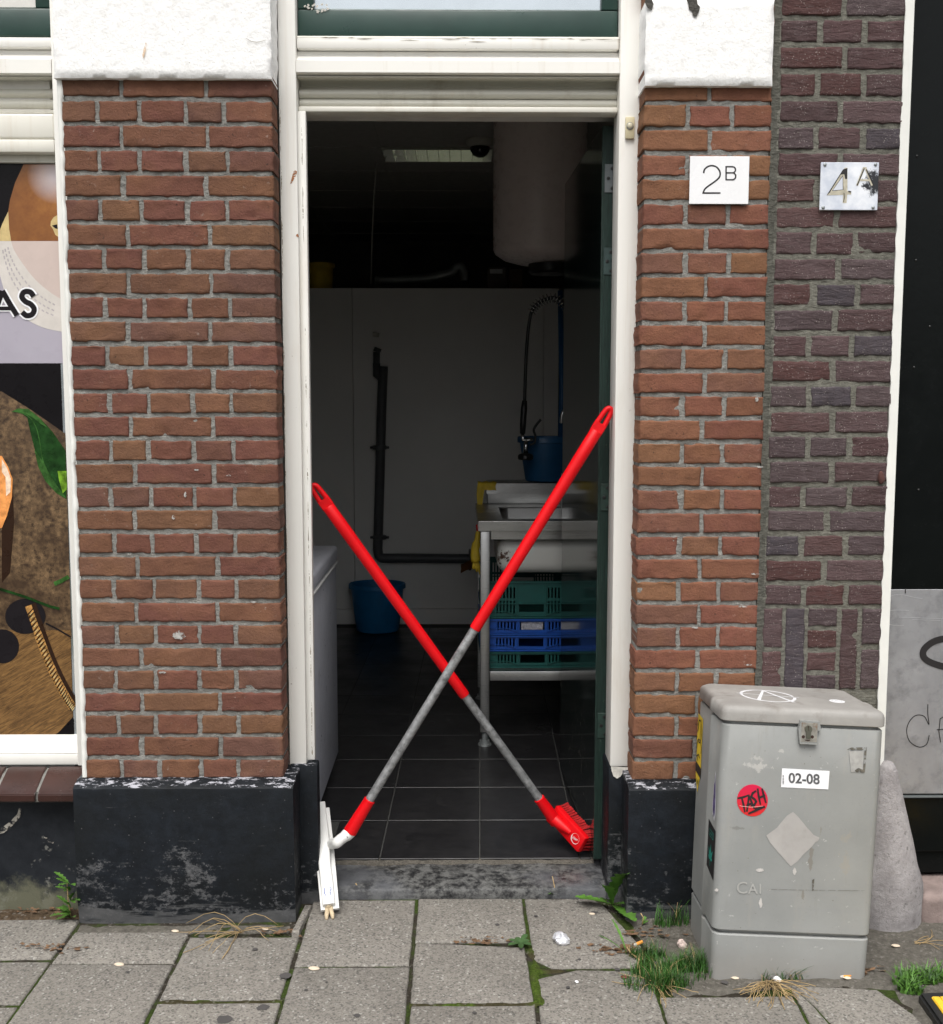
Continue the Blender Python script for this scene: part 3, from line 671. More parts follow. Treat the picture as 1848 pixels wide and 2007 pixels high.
# ------------------------------------------------------------------ poster in the shop window
pm = []; 
def PM(m): pm.append(m); return len(pm)-1
i_dark = PM(simple('print_black', (.006,.005,.006), .3)); 
def m_fruit():
    M = MT('print_orange_fruit', rough=.3); c = M.mix(M.rng(M.noise(26, 6, .75), .3, .7), (.26,.085,.010), (.46,.19,.035))
    c = M.mix(M.rng(M.noise(4, 3), .35, .65), c, M.mix(.6, c, (.13,.035,.006)))
    p = W(103, 343, Y=.118); n = M.new('VectorMath'); n.operation = 'DISTANCE'; M.put(n.inputs[0], M.vec); n.inputs[1].default_value = p
    c = M.mix(M.rng(n.outputs['Value'], .07, .17, 0, .75), c, M.mix(.5, c, (.08,.02,.004))); M.col(M.mix(M.rng(n.outputs['Value'], .075, .0, 0, .85), c, (.72,.70,.76))); return M.m
i_fruit = PM(m_fruit()); i_cream = PM(simple('print_cream', (.55,.42,.20), .3, 0, .2, 30)); i_lilac = PM(simple('print_lilac', (.37,.345,.40), .3, 0, .08, 3))
i_peach = PM(simple('print_peach', (.56,.46,.42), .3, 0, .08, 5)); i_rim = PM(simple('print_pale_rim', (.60,.56,.52), .3, 0, .08, 20)); i_rim2 = PM(simple('print_rim_dots', (.44,.40,.41), .3))
i_white = PM(simple('print_white', (.78,.78,.80), .3)); i_ink = PM(simple('print_ink', (.012,.010,.012), .3))
def m_log():
    M = MT('print_brown_log', rough=.35); f = M.noise(70, 7, .8); g = M.noise(12, 5, .7)
    c = M.mix(M.rng(f, .38, .62), (.03,.016,.008), (.215,.135,.068)); c = M.mix(M.rng(g, .40, .62, 0, .85), c, (.035,.018,.009)); M.col(c); return M.m
def m_grain():
    M = MT('print_sawn_wood', rough=.35); v = M.map((1, 1, 1), (0, radians(-28), 0)); f = M.noise(30, 6, .75, None)
    n = M.new('Mapping'); M.put(n.inputs['Vector'], M.vec); n.inputs['Rotation'].default_value = (0, radians(30), 0)
    n2 = M.new('Mapping'); M.put(n2.inputs['Vector'], n.outputs[0]); n2.inputs['Scale'].default_value = (5, 1, 60)
    g = M.noise(5, 7, .78, n2.outputs[0], .6); c = M.mix(M.rng(g, .36, .62), (.045,.02,.006), (.27,.145,.048)); M.col(M.mix(M.rng(M.noise(9, 5), .4, .7, 0, .7), c, M.mix(.5, c, (.05,.025,.01)))); return M.m
i_log = PM(m_log()); i_grain = PM(m_grain()); i_leafd = PM(simple('print_dark_leaf', (.012,.045,.010), .3, 0, .6, 30)); i_leafm = PM(simple('print_leaf', (.035,.10,.022), .3, 0, .6, 50)); i_leafb = PM(simple('print_bright_leaf', (.15,.30,.025), .3, 0, .6, 40))
i_or = PM(simple('print_orange_flesh', (.75,.30,.09), .3, 0, .35, 45)); i_orl = PM(simple('print_pale_flesh', (.80,.60,.45), .3, 0, .3, 60)); i_rope = PM(simple('print_rope', (.36,.19,.06), .3, 0, .75, 60))
i_shade = PM(simple('print_brown_shade', (.026,.013,.008), .3))
bm = B(); PF = lambda a, b, n: W(a, b, Y=.1325-n*.0004)
zA = lambda pts: [(x*.2308, 264.5+y*.2306) for x, y in pts]
zB = lambda pts: [(x*.1977, 727.4+y*.1977) for x, y in pts]
zC = lambda pts: [(x*.2308, 1058+y*.2307) for x, y in pts]
XL = -90
poly(bm, [(XL,321),(104,321),(145,1448),(XL,1448)], PF, 0, i_dark)
poly(bm, zA([(200,250),(470,250),(500,902),(95,902),(78,800),(70,650),(85,550),(130,400)]), PF, 1, i_fruit)
poly(bm, zA([(70,650),(78,800),(95,902),(-40,902),(18,760),(45,700)]), PF, 1, i_cream)
poly(bm, zA([(488,680),(500,870),(470,850),(450,800),(428,770),(432,735),(455,700)]), PF, 2, i_cream)
poly(bm, zA([(440,770),(485,760),(490,800),(470,795)]), PF, 3, i_ink)
poly(bm, [(XL, 472.5), (119.5, 472.5), (126.5, 712), (XL, 712)], PF, 2, i_lilac)
inner = [Vector(p) for p in smooth2([(95,903),(120,980),(190,1090),(300,1230),(430,1340),(530,1402)], 4)]
outer = [Vector(p) for p in smooth2([(-60,903),(-10,1150),(60,1380),(200,1545),(360,1635),(540,1675)], 4)]
poly(bm, zA([(p.x, p.y) for p in inner]+[(522,1200),(511,903)]), PF, 3, i_peach)
for a0, a1, b0, b1 in zip(inner, inner[1:], outer, outer[1:]):
    poly(bm, zA([(a0.x,a0.y),(a1.x,a1.y),(b1.x,b1.y),(b0.x,b0.y)]), PF, 3, i_rim)
for row in (.25, .42, .56):
    for k in range(2, len(inner)-3):
        p = inner[k].lerp(outer[k], row); q = inner[k+1].lerp(outer[k+1], row+.03); m_ = p.lerp(q, .55)
        ribbon(bm, zA([(p.x,p.y),(m_.x,m_.y)]), 2.6, PF, 4, i_rim2)
Sx = smooth2([(285,1372),(255,1335),(205,1335),(185,1375),(215,1415),(262,1440),(290,1480),(272,1525),(225,1535),(188,1505)], 5)
for wd, n, mi in ((17, 6, i_white), (10.5, 7, i_ink)):
    ribbon(bm, zA([(p.x,p.y) for p in Sx]), wd, PF, n, mi); ribbon(bm, zA([(20,1325),(85,1440),(143,1532)]), wd, PF, n+.3, mi); ribbon(bm, zA([(20,1325),(-20,1440),(-60,1532)]), wd, PF, n+.6, mi)
    ribbon(bm, zA([(-20,1475),(95,1475)]), wd*.72, PF, n+.9, mi)
poly(bm, [(XL,760),(3,767),(65,806),(128,850),(140,1250),(XL,1250)], PF, 1, i_log)
poly(bm, [(XL,1235),(138,1235),(143,1405),(104,1447),(XL,1447)], PF, 2, i_grain)
poly(bm, zC([(440,1685),(625,1520),(628,1685)]), PF, 3, i_dark)
poly(bm, zB([(18,1440),(125,1080),(140,1500),(100,2000),(18,2100)]), PF, 2, i_shade)
lf = zB([(110,405),(180,370),(280,375),(400,470),(520,600),(650,790),(660,1270),(560,1210),(450,1090),(380,950),(350,800),(300,600),(270,460),(200,410)])
poly(bm, lf, PF, 3, i_leafd)
poly(bm, zB([(110,405),(180,370),(280,375),(400,470),(470,560),(400,520),(340,470),(260,425),(190,405)]), PF, 4, i_leafm)
poly(bm, zB([(340,780),(430,900),(520,1080),(655,1262),(560,1210),(450,1090),(380,950)]), PF, 4, i_leafm); poly(bm, zB([(570,990),(660,990),(663,1170),(622,1212),(585,1080)]), PF, 5, i_leafb)
ribbon(bm, [(p.x, p.y) for p in smooth2(zB([(130,395),(270,440),(350,540),(390,680),(430,900),(530,1090),(650,1255)]), 4)], 1.5, PF, 6, i_leafm)
poly(bm, zB([(-200,840),(18,840),(80,950),(125,1070),(118,1250),(70,1430),(18,1555),(-200,1600)]), PF, 3, i_or); poly(bm, zB([(18,870),(70,960),(108,1070),(102,1200),(60,1240),(55,1050),(18,1000)]), PF, 4, i_orl)
poly(bm, zC(arc(215, 650, 172, 150, 0, 350, 24)), PF, 4, i_ink); poly(bm, zC(arc(20, 905, 142, 145, 0, 350, 24)), PF, 4, i_ink)
rp = [(p.x, p.y) for p in smooth2(zC([(240,560),(330,820),(430,1080),(540,1300),(618,1425)]), 4)]
ribbon(bm, [(x+5, y-3) for x, y in rp], 20, PF, 5, i_shade); ribbon(bm, rp, [13]*4+[16]*(len(rp)-4), PF, 6, i_rope)
for k in range(1, len(rp)-1):
    (xa, ya), (xb, yb) = rp[k-1], rp[k+1]; ln = math.hypot(xb-xa, yb-ya); tx_, ty_ = (xb-xa)/ln, (yb-ya)/ln
    for o in (0, .5):
        cx_ = rp[k][0]+tx_*ln*.25*o*2; cy_ = rp[k][1]+ty_*ln*.25*o*2
        ribbon(bm, [(cx_+ty_*7-tx_*3, cy_-tx_*7-ty_*3), (cx_-ty_*7+tx_*5, cy_+tx_*7+ty_*5)], [1.8, 2.6], PF, 7+o, i_shade); ribbon(bm, [(cx_+ty_*5, cy_-tx_*5+4), (cx_-ty_*2+tx_*3, cy_+tx_*2+ty_*3+4)], [1.2, 2.2], PF, 8+o, i_cream)
ribbon(bm, zC([(-60,400),(200,480),(420,565),(505,585)]), 5, PF, 7, i_leafd); ribbon(bm, zC([(460,375),(520,350),(585,312)]), 8, PF, 5, i_leafm); ribbon(bm, zC([(388,708),(480,755),(600,825)]), 3, PF, 5, i_ink)
tag(obj('poster', bm, pm), 'fruit and log print filling the shop window, with the letters AS', 'poster')
# ================================================================== THE NEIGHBOUR
nb = thing('neighbour_building', 'neighbouring house of dark purple brick with a black door in a white frame', 'building', (1.2,0,0))
bm = B(); lay = bm.loops.layers.float_color.new('bcol'); x0, x1 = .817, 1.131
dz0 = W(1440, 39, Y=0).z; dp = (dz0-W(1640, 1147, Y=0).z)/22
for i in range(-11, 23):
    z1 = dz0-i*dp; z0 = z1-.0525; fr_ = (.31, .675) if i % 2 == 0 else (.51,)
    cuts = [0]+[f+random.uniform(-.02, .02) for f in fr_]+[1]
    for k in range(len(cuts)-1):
        a = x0+cuts[k]*(x1-x0)+(.0075 if k else random.uniform(-.002, .003)); b = x0+cuts[k+1]*(x1-x0)-(.0075 if k < len(cuts)-2 else random.uniform(-.003, .003))
        brick(bm, lay, a, b, z0+random.uniform(-.002, .002), z1+random.uniform(-.002, .002), -.001, random.choice(DPAL), .1 if k == len(cuts)-2 else 0, 0, 1.0)
z1 = dz0-22*dp-.0525-.011
def P6(px): return W(1190+px*.3559, 1230, Y=0).x
for a, b, segs in ((860,965,((0,.105),(.118,.22))), (985,1087,((0,.22),)), (1107,1265,((0,.047),(.06,.107),(.12,.17),(.183,.22))), (1288,1380,((0,.22),)), (1405,1508,((0,.098),(.112,.22)))):
    for s0, s1 in segs: brick(bm, lay, P6(a), P6(b), z1-s1, z1-s0, -.001, random.choice(DPAL), .1 if a > 1400 else 0, 0, 1.0)
npier = obj('brick_pier', bm, MAT['dbrick'], nb, True, auto=50)
bm = B(); mortar(bm, .812, 1.128, .25, 3.1, .0028, .0016, ret_r=.1); obj('mortar', bm, MAT['dmortar'], npier, True)
bm = B(); mortar(bm, .795, .818, .36, 3.1, .0025, .002, .006); box(bm, .7965, .817, .007, .1, .36, 2.8); obj('pointing', bm, MAT['seam'], npier, True)
bm = B(); box(bm, .83, 1.12, -.02, .1, -.04, .30, .006); obj('plinth', bm, MAT['blackstone_r'], nb, True, auto=40)
bm = B(); n = 160; A = []; Bq = []
for i in range(n+1):                                               # white frame with its ragged sealant
    z = .40+2.4*i/n; x = 1.128+.0035*nz((z, 5, 0), 30)+.002*nz((z, 9, 0), 90)
    A.append((bm.verts.new((x, -.003, z)), bm.verts.new((1.151, -.003, z)), bm.verts.new((1.153, .1, z)), bm.verts.new((x, .03, z))))
for i in range(n):
    p, q = A[i], A[i+1]
    for k in range(4): bm.faces.new((p[k], p[(k+1) % 4], q[(k+1) % 4], q[k]))
nf = obj('door_frame', bm, MAT['caulk'], nb, True, auto=40)
bm = B(); box(bm, 1.154, 2.3, .062, .1, .325, 2.9, .002); nd = obj('door', bm, MAT['blackgloss'], nb)
bm = B()
for x, y in ((1797,306),(1795,510),(1791,720),(1800,960),(1822,640)):
    p = W(x, y, Y=.062); bm = B(); lathe(bm, [(.003, 0), (.003, -.0015), (.001, -.003)], p, 10, axis='Y'); obj('screw', bm, MAT['black'], nd)
kb = W(1790, 1155, Y=.06).z; kt = W(1790, 1555, Y=.06).z
bm = B(); box(bm, 1.156, 2.2, .0570, .0615, kt, kb, .001, 1); kp = obj('kick_plate', bm, MAT['kick'], nd)
bm = B(); F = lambda a, b, n: W(a, b, Y=.0562-n*.0001)
gz = lambda pts: [(1686+x*.3292, 1091+y*.3294) for x, y in pts]
ribbon(bm, [(p.x, p.y) for p in smooth2(gz([(402,878),(402,940),(408,998),(380,950),(330,945),(290,985),(276,1040),(295,1100),(350,1133),(395,1115),(410,1062)]), 5)], 1.6, F, 0)
obj('graffiti', bm, MAT['ink'], kp); bm = B(); ribbon(bm, gz([(478,1105),(468,1040),(475,965),(500,950),(560,960)]), 1.7, F, 1); ribbon(bm, gz([(455,1030),(540,1024)]), 1.6, F, 2); ribbon(bm, gz([(560,960),(590,1100)]), 1.7, F, 3)
obj('graffiti', bm, MAT['ink'], kp); bm = B(); ribbon(bm, gz([(268,195),(268,218)]), 2, F, 2)
obj('graffiti', bm, MAT['ink'], kp); bm = B(); e = smooth2(gz([(560,480),(450,500),(385,545),(375,590),(410,625),(500,655),(580,660)]), 5)
ribbon(bm, [(p.x, p.y) for p in e], 13, F, 3)
obj('graffiti', bm, MAT['ink'], kp)
bm = B()
for pts in ([(158,248),(200,228),(260,228),(320,242),(370,250)], [(150,330),(200,318),(290,320)], [(145,395),(200,408),(260,408)], [(230,360),(492,370)], [(310,375),(480,380)]):
    ribbon(bm, [(p.x, p.y) for p in smooth2(gz(pts), 4)], .9, F, 1)
obj('scratch', bm, simple('bright_scratch', (.55,.55,.57), .4, .4), kp)
bm = B(); zr = W(1800, 1563, Y=.05).z
box(bm, 1.154, 2.3, .045, .062, zr, kt-.004, .003); obj('weather_bar', bm, simple('worn_black_bar', (.09,.10,.10), .45), nd)
bm = B(); box(bm, 1.154, 2.3, .066, .1, .085, .3245); box(bm, 1.17, 2.3, .055, .0655, .15, zr-.002, .003); obj('bottom_rail', bm, MAT['blackgloss'], nd)
bm = B(); box(bm, 1.245, 2.3, -.06, .1, -.05, .075, .02, 3)
bmesh.ops.subdivide_edges(bm, edges=[e for e in bm.edges if e.calc_length() > .06], cuts=6, use_grid_fill=True)
for v in bm.verts: v.co += Vector((.006*nz(v.co, 14), .006*nz(v.co, 12, 4), .006*nz(v.co, 14, 8)))
obj('step', bm, MAT['pinkstone'], nb, True)
bm = B(); box(bm, 1.16, 2.3, .1, .3, 0, 3.2); obj('wall', bm, MAT['dark'], nb)
p = W(1727, 936, Y=-.004); bm = B(); bmesh.ops.create_icosphere(bm, subdivisions=3, radius=.009)
for v in bm.verts: v.co = Vector((v.co.x, v.co.y*.6, v.co.z*1.9))*(1+.25*nz(v.co, 120))+p
obj('mortar_lump', bm, simple('red_lump', (.075,.03,.024), .9, 0, .2, 50, .4, 120), npier, True)
# ================================================================== GROUND
bm = B(); G = []
for j in range(41):
    G.append([bm.verts.new((-4+8*i/80, -6+6.3*j/40, -.0062+.002*nz((i, j, 0), .7))) for i in range(81)])
for a, b in zip(G, G[1:]):
    for i in range(80): bm.faces.new((a[i], a[i+1], b[i+1], b[i]))
tag(obj('ground', bm, MAT['joint'], None, True), kind='structure')
bm = B(); R = 80
for a, b, c, d in ((-R,-R,R,-6),(-R,-6,-4,.4),(4,-6,R,.4),):
    bm.faces.new([bm.verts.new(q) for q in ((a,b,-.03),(c,b,-.03),(c,d,-.03),(a,d,-.03))])
tag(obj('street', bm, simple('asphalt', (.055,.054,.052), .9, 0, .2, 20)), kind='structure')
bm = B(); lay = bm.loops.layers.float_color.new('tcol')
def slab(x0, x1, y0, y1, cut=None, z=0):
    g = .0055; x0, x1, y0, y1 = x0+g*random.uniform(.4, 1.1), x1-g*random.uniform(.4, 1.1), y0+g*random.uniform(.7, 1.9), y1-g*random.uniform(.7, 1.9)
    pts = cut or [(x0, y0), (x1, y0), (x1, y1), (x0, y1)]
    # walk the outline in small steps so the worn edge can wander
    out = []
    for i, p in enumerate(pts):
        q = pts[(i+1) % len(pts)]; L = math.hypot(q[0]-p[0], q[1]-p[1]); n = max(2, int(L/.014))
        for k in range(n):
            t = k/n; out.append(Vector((p[0]+(q[0]-p[0])*t, p[1]+(q[1]-p[1])*t, 0)))
    cen = sum(out, Vector())/len(out); tilt = (random.uniform(-.006, .006), random.uniform(-.006, .006)); zz = z+random.uniform(-.002, .0015)
    def lift(p, h): return Vector((p.x, p.y, zz+h+(p.x-cen.x)*tilt[0]+(p.y-cen.y)*tilt[1]))
    rings = []
    for ins, h in ((0, -.03), (0, -.005), (.0015, -.0015), (.005, 0)):
        rg = []
        for p in out:
            d = (cen-p); d = d.normalized()*ins*1.3
            j = Vector((nz(p, 55), nz(p, 55, 9), 0))*.0018+Vector((nz(p, 14), nz(p, 14, 9), 0))*.0018
            rg.append(bm.verts.new(lift(p+d+j, h)))
        rings.append(rg)
    fs = []; n = len(out)
    for a, b in zip(rings, rings[1:]):
        for i in range(n): fs.append(bm.faces.new((a[i], a[(i+1) % n], b[(i+1) % n], b[i])))
    fs.append(bm.faces.new(rings[-1]))
    t = random.uniform(.82, 1.2)
    for f in fs:
        for l in f.loops: l[lay] = (t, t*random.uniform(.98, 1), t*.985, 1)
cols = [-2.2, -1.9, -1.6, -1.32, -1.03, -.716, -.42, -.122, .178, .47, .79, 1.085]
first = {(-.42): (.098, -.275), (-.122): (.093, -.158), (.178): (.094, -.288), (-.716): (-.118, -.434), (-1.03): (-.082, -.257), (-1.32): (-.012, -.235), (-1.6): (-.012, -.12), (-1.9): (-.012, -.3), (-2.2): (-.012, -.2)}
for i, x in enumerate(cols[:-3]):
    top, yj = first[x]; xr = cols[i+1]
    if x == .178:
        slab(x, xr, yj, top, [(x+.008, yj+.045), (x+.05, yj+.004), (.44, yj+.004), (.468, -.18), (.425, -.03), (.40, .05), (.375, .092), (x+.004, .094)], .002)
    elif x == -.122: slab(x, xr, yj, top, [(x+.004, yj+.004), (xr-.004, yj+.008), (xr-.004, top), (x+.004, top)])
    else: slab(x, xr, yj, top)
    y = yj; k = 0
    while y > -2.6:
        h = .21 if (x == -1.32 and k == 0) else .292
        if x == .178 and k == 0: slab(x, xr, y-h, y, [(x+.006, y-h+.004), (xr-.004, y-h+.004), (xr-.004, y-.07), (xr-.05, y-.012), (x+.11, y-.006), (x+.006, y-.05)])
        elif x == -.122 and k == 0: slab(x, xr, y-h, y, [(x+.005, y-h+.004), (xr-.006, y-h+.004), (xr-.012, y-.028), (x+.1, y-.008), (x+.005, y-.006)])
        else: slab(x, xr, y-h, y)
        y -= h; k += 1
for k in range(8):
    slab(.47, .79, -.42-.3*(k+1), -.42-.3*k)
    if k == 0:
        slab(.79, 1.0, 0, 0, [(.796, -.716), (.835, -.716), (.842, -.55), (.822, -.45), (.80, -.375), (.796, -.40)], -.001); slab(.79, 1.0, 0, 0, [(.84, -.716), (1.08, -.716), (1.045, -.50), (1.0, -.392), (.80, -.372), (.826, -.45), (.847, -.55)])
    else: slab(.79, 1.085, -.42-.3*(k+1), -.42-.3*k)
    for q in range(4): slab(1.42+.3*q, 1.72+.3*q, -.42-.3*(k+1), -.42-.3*k) if q or k else None
slab(0, 0, 0, 0, [(-.445, -.118), (-.427, -.118), (-.412, .04), (-.432, .04)], .012)
pav = tag(obj('pavement', bm, MAT['paver'], None, True, auto=45), kind='structure')
bm = B()
for x, y, r in ((1113,2005-70,5),(1183,1812,0),(560,1912,14),(975,1812,6),(1210,1900,7),(1255,1895,6),(500,1860,6),(515,1975,13),(440,1998,17),(600,1940,4),(930,1985,5),(395,1835,8),(1165,1788,8),(1050,1795,5),(1420,1925,8),(1490,1935,6),(640,1925,3),(1135,1880,4),(700,1990,7),(250,1905,5),(1180,1835,5)):
    if not r: continue
    c = W(x, y, Z=.0022); n = 14
    bm.faces.new([bm.verts.new((c.x+r*.0011*cos(t*2*pi/n)*(1+.4*nz((t, x, 0), .9)), c.y+r*.0011*.9*sin(t*2*pi/n)*(1+.4*nz((t, x, 5), .9)), c.z+.0005)) for t in range(n)])
obj('gum_stain', bm, simple('dark_gum', (.065,.06,.058), .85), pav)
def patch(name, x0, x1, y0, y1, mat, amp, st=.012, z=0, edge=.03, shape=None):
    bm = B(); nx, ny = int((x1-x0)/st), int((y1-y0)/st); G = []
    for j in range(ny+1):
        row = []
        for i in range(nx+1):
            x, y = x0+(x1-x0)*i/nx, y0+(y1-y0)*j/ny; d = min(x-x0, x1-x, y-y0, y1-y)
            if shape: d = shape(x, y)
            k = min(1, max(0, (d+.012*nz((x, y, 0), 22))/edge))
            row.append(bm.verts.new((x, y, z-.02+k*.02+amp*k*(nz((x, y, 1), 20)+.6*nz((x, y, 2), 70)))))
        G.append(row)
    for a, b in zip(G, G[1:]):
        for i in range(nx): bm.faces.new((a[i], a[i+1], b[i+1], b[i]))
    return obj(name, bm, mat, None, True)
tag(patch('soil', .395, 1.9, -.43, .02, MAT['soil'], .004, .012, -.001, .03, lambda x, y: min(x-.435+max(0, -.02-y)*-.12, y+.415-.02*sin(x*9), 1.86-x)), kind='structure')
patch_d = patch('soil', -1.05, -.43, -.125, -.02, MAT['soil'], .003, .010, -.004, .03); tag(patch_d, kind='structure')
patch_e = patch('soil', -2.2, -1.02, -.03, .06, m_soil('brown_soil', (.05,.035,.022), (.14,.10,.065)), .004, .010, 0, .02); tag(patch_e, kind='structure')
tag(patch('soil', 1.02, 1.9, -.9, -.36, MAT['soil'], .004, .014, -.002, .03), kind='structure')
mo = patch('moss', .155, .30, -.46, -.155, MAT['moss'], .003, .006, -.0005, .014, lambda x, y: max(min(x-.165, .208-x-max(0, y+.2)*.2, -.165-y), min(x-.17, .155+.13-x, .024-abs(y+.30+(x-.2)*-.10)-max(0, x-.2)*.22)))
tag(mo, 'green moss spreading in the open joint below the foil ball', 'moss', kind='stuff')
mo = patch('moss', -.12, .18, -.475, -.425, MAT['moss'], .002, .005, -.0015, .008, lambda x, y: .016-abs(y+.450))
tag(mo, 'thin line of moss in the joint across the front of the door', 'moss', kind='stuff')
mo = patch('moss', -.71, -.42, -.460, -.410, MAT['moss'], .002, .005, -.0015, .008, lambda x, y: .014-abs(y+.434))
tag(mo, 'thin line of moss in the joint in front of the left plinth', 'moss', kind='stuff')
# ================================================================== INSIDE THE KITCHEN
FZ = .045
bm = B()
box(bm, -1.6, 1.4, .28, 6.4, -.05, FZ-.0035); tag(obj('floor', bm, MAT['grout'], None), kind='structure')
bm = B(); ys = [.262, .562, .866, 1.170, 1.471]+[1.471+.301*k for k in range(1, 8)]
def TX(i, y): return .069+.2985*i+(y-.9)*.018
for a, b in zip(ys, ys[1:]):
    for i in range(-4, 5):
        g_ = .0022; q = [[TX(i, a)+g_, a+g_], [TX(i+1, a)-g_, a+g_], [TX(i+1, b)-g_, b-g_], [TX(i, b)+g_, b-g_]]
        if a < .3:
            if q[1][0] < -.39 or q[0][0] > .39: continue
            for p in q: p[0] = min(.39, max(-.392, p[0]))
        prism(bm, q, lambda x, y, d: Vector((x, y, FZ-.008+d)), .008)
bmesh.ops.bevel(bm, geom=bm.edges[:], offset=.001, segments=1, affect='EDGES')
fl = tag(obj('floor', bm, MAT['tile'], None), kind='structure')
bm = B(); box(bm, -1.6, 1.4, .36, 6.4, 2.78, 2.85)
for i in range(-2, 3):
    for j in range(-1, 10):
        ya, yb = .37+.6*j+.012+.17, .37+.6*j+.588+.17
        if j == 4 and i in (0, 1): ya = 3.29
        box(bm, -.418+.6*i+.012, -.418+.6*i+.588, max(.362, ya), yb, 2.694, 2.7005)
for i in range(-2, 4): box(bm, -.430+.6*i+.0, -.418+.6*i+.012, .362, 6.39, 2.690, 2.7005)
tag(obj('ceiling', bm, MAT['ceil'], None), kind='structure')
bm = B(); box(bm, -1.7, -1.6, .36, 6.4, 0, 2.75); box(bm, 1.0, 1.1, .36, 6.4, 0, 2.75); obj('side_wall', bm, MAT['plaster'], shop)
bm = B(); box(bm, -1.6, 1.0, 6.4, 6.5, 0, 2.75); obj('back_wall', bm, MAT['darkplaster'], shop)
# white cold room box at the back
cr = thing('cold_room', 'large white panelled cold room box across the back of the kitchen', 'cold room', (-.3, 3.7, FZ))
zc = 2.052; edges = [-1.58, -1.10, -.636, .495, .585]
for a, b in zip(edges, edges[1:]):
    bm = B(); box(bm, a+.0015, b-.0015, 3.69, 3.76, FZ+.095, zc, .002); obj('wall_panel', bm, MAT['wpanel'], cr)
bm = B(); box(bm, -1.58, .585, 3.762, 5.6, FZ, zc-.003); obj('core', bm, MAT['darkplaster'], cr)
bm = B(); box(bm, -1.58, .585, 3.678, 3.76, FZ, FZ+.093, .003); obj('skirting', bm, MAT['wpanel'], cr)
def tubthing(name, label, cat, c, rt, rb, h, mat, sx=1, sy=1, rim=.008, group=None, handle=True):
    t = thing(name, label, cat, c); bm = B()
    lathe(bm, [(rb*.2, .004), (rb*.94, .004), (rb, .012), (rb+(rt-rb)*.75, h*.78), (rt*.965, h*.88), (rt*.97, h*.9), (rt, h-.028), (rt+rim, h-.026), (rt+rim, h-.004), (rt+rim*.5, h), (rt-.002, h-.002), (rb-.004+.0*rt, .02), (rb*.2, .02)], c, 40, sx, sy)
    obj('body', bm, mat, t, True, auto=40)
    if handle:
        bm = B(); r = rt+rim; pts = [(r*sx*cos(a)*1.0, r*sy*.98*sin(a)-.006, h-.03-.035*sin(a)) for a in [pi+pi*k/20 for k in range(21)]]
        tube(bm, [Vector(c)+Vector((p[0], p[1], p[2]+.0)) for p in pts], .0028, 8); obj('handle', bm, MAT['steel'], t, True)
    return t
c = W(743, 1228, Z=FZ); tubthing('bucket', 'blue plastic bucket standing on the black floor against the white panels', 'bucket', (c.x, 3.49, FZ), .162, .128, .285, MAT['bluep'], .98, .8, .008, 'blue buckets', False)
tubthing('bucket', 'blue plastic bucket up on the steel ledge behind the sink', 'bucket', (.392, 2.11, 1.032), .126, .096, .205, simple('darker_blue_plastic', (.010,.085,.20), .45, 0, .15), 1, .8, .006, 'blue buckets', False)
tubthing('tub', 'yellow tub on top of the cold room at its left', 'tub', (W(628, 560, Y=3.8).x, 3.84, zc), .075, .068, .16, MAT['yellow'], handle=False)
# ventilation bend and boxes stored on top of the cold room
bm = B(); pts = [W(735, 557, Y=3.9), W(800, 555, Y=3.9), W(850, 550, Y=3.9), W(884, 541, Y=3.9), W(892, 533, Y=3.9), W(899, 529, Y=3.9), W(906, 533, Y=3.9), W(910, 545, Y=3.9), W(911, 558, Y=3.9)]
pts = [Vector(p)+Vector((0, 0, .02)) for p in smooth2(pts, 4)]
tube(bm, pts, [.026+.003*(k % 2) for k in range(len(pts))], 16); tag(obj('duct', bm, MAT['zinc'], None, True), 'bent grey ribbed duct lying on top of the cold room', 'duct')
for x0, x1, y0, col, lab in ((955, 992, 524, (.10,.08,.07), 'small dark box with a pale label, left of two on the cold room'), (998, 1024, 528, (.09,.05,.025), 'brown cardboard box, right of two on the cold room below the heater')):
    bm = B(); a, b = W(x0, y0, Y=3.8), W(x1, 560, Y=3.8); box(bm, a.x, b.x, 3.8, 4.0, zc, a.z, .004); t = obj('storage_box', bm, simple('carton', col, .8), None); tag(t, lab, 'box')
    if x0 < 960:
        q, r = W(960, 527, Y=3.79), W(985, 536, Y=3.79); bm = B(); box(bm, q.x, r.x, 3.797, 3.7995, r.z, q.z); obj('label_strip', bm, simple('grey_label', (.5,.5,.5), .7), t)
# lamp, camera, cord on the ceiling
lt = thing('ceiling_light', 'unlit louvred fluorescent light set flush in the kitchen ceiling', 'ceiling light', (.15, 3.1, 2.69))
lx0, lx1, ly0, ly1 = -.412, .78, 2.965, 3.275
bm = B(); box(bm, lx0-.012, lx0, ly0-.012, ly1+.012, 2.686, 2.735); box(bm, lx1, lx1+.012, ly0-.012, ly1+.012, 2.686, 2.735); box(bm, lx0, lx1, ly0-.012, ly0, 2.686, 2.735); box(bm, lx0, lx1, ly1, ly1+.012, 2.686, 2.735)
obj('frame', bm, MAT['shutter'], lt)
bm = B(); box(bm, lx0-.01, lx1+.01, ly0-.01, ly1+.01, 2.735, 2.75); obj('reflector', bm, MAT['wplastic'], lt)
bm = B()
Mlv = MT('louvre_mirror', (.86,.87,.88), .16, 1).m
for k in range(21):
    x = lx0+(lx1-lx0)*k/20; prism(bm, [(x-.0008, 2.690), (x+.0008, 2.690), (x+.003, 2.732), (x-.003, 2.732)], lambda a, b, d: Vector((a, ly0+d, b)), ly1-ly0)
for k in range(3):
    y = ly0+.004+(ly1-ly0-.008)*k/2; prism(bm, [(y-.001, 2.690), (y+.001, 2.690), (y+.013, 2.732), (y-.013, 2.732)], lambda a, b, d: Vector((lx0+d, a, b)), lx1-lx0)
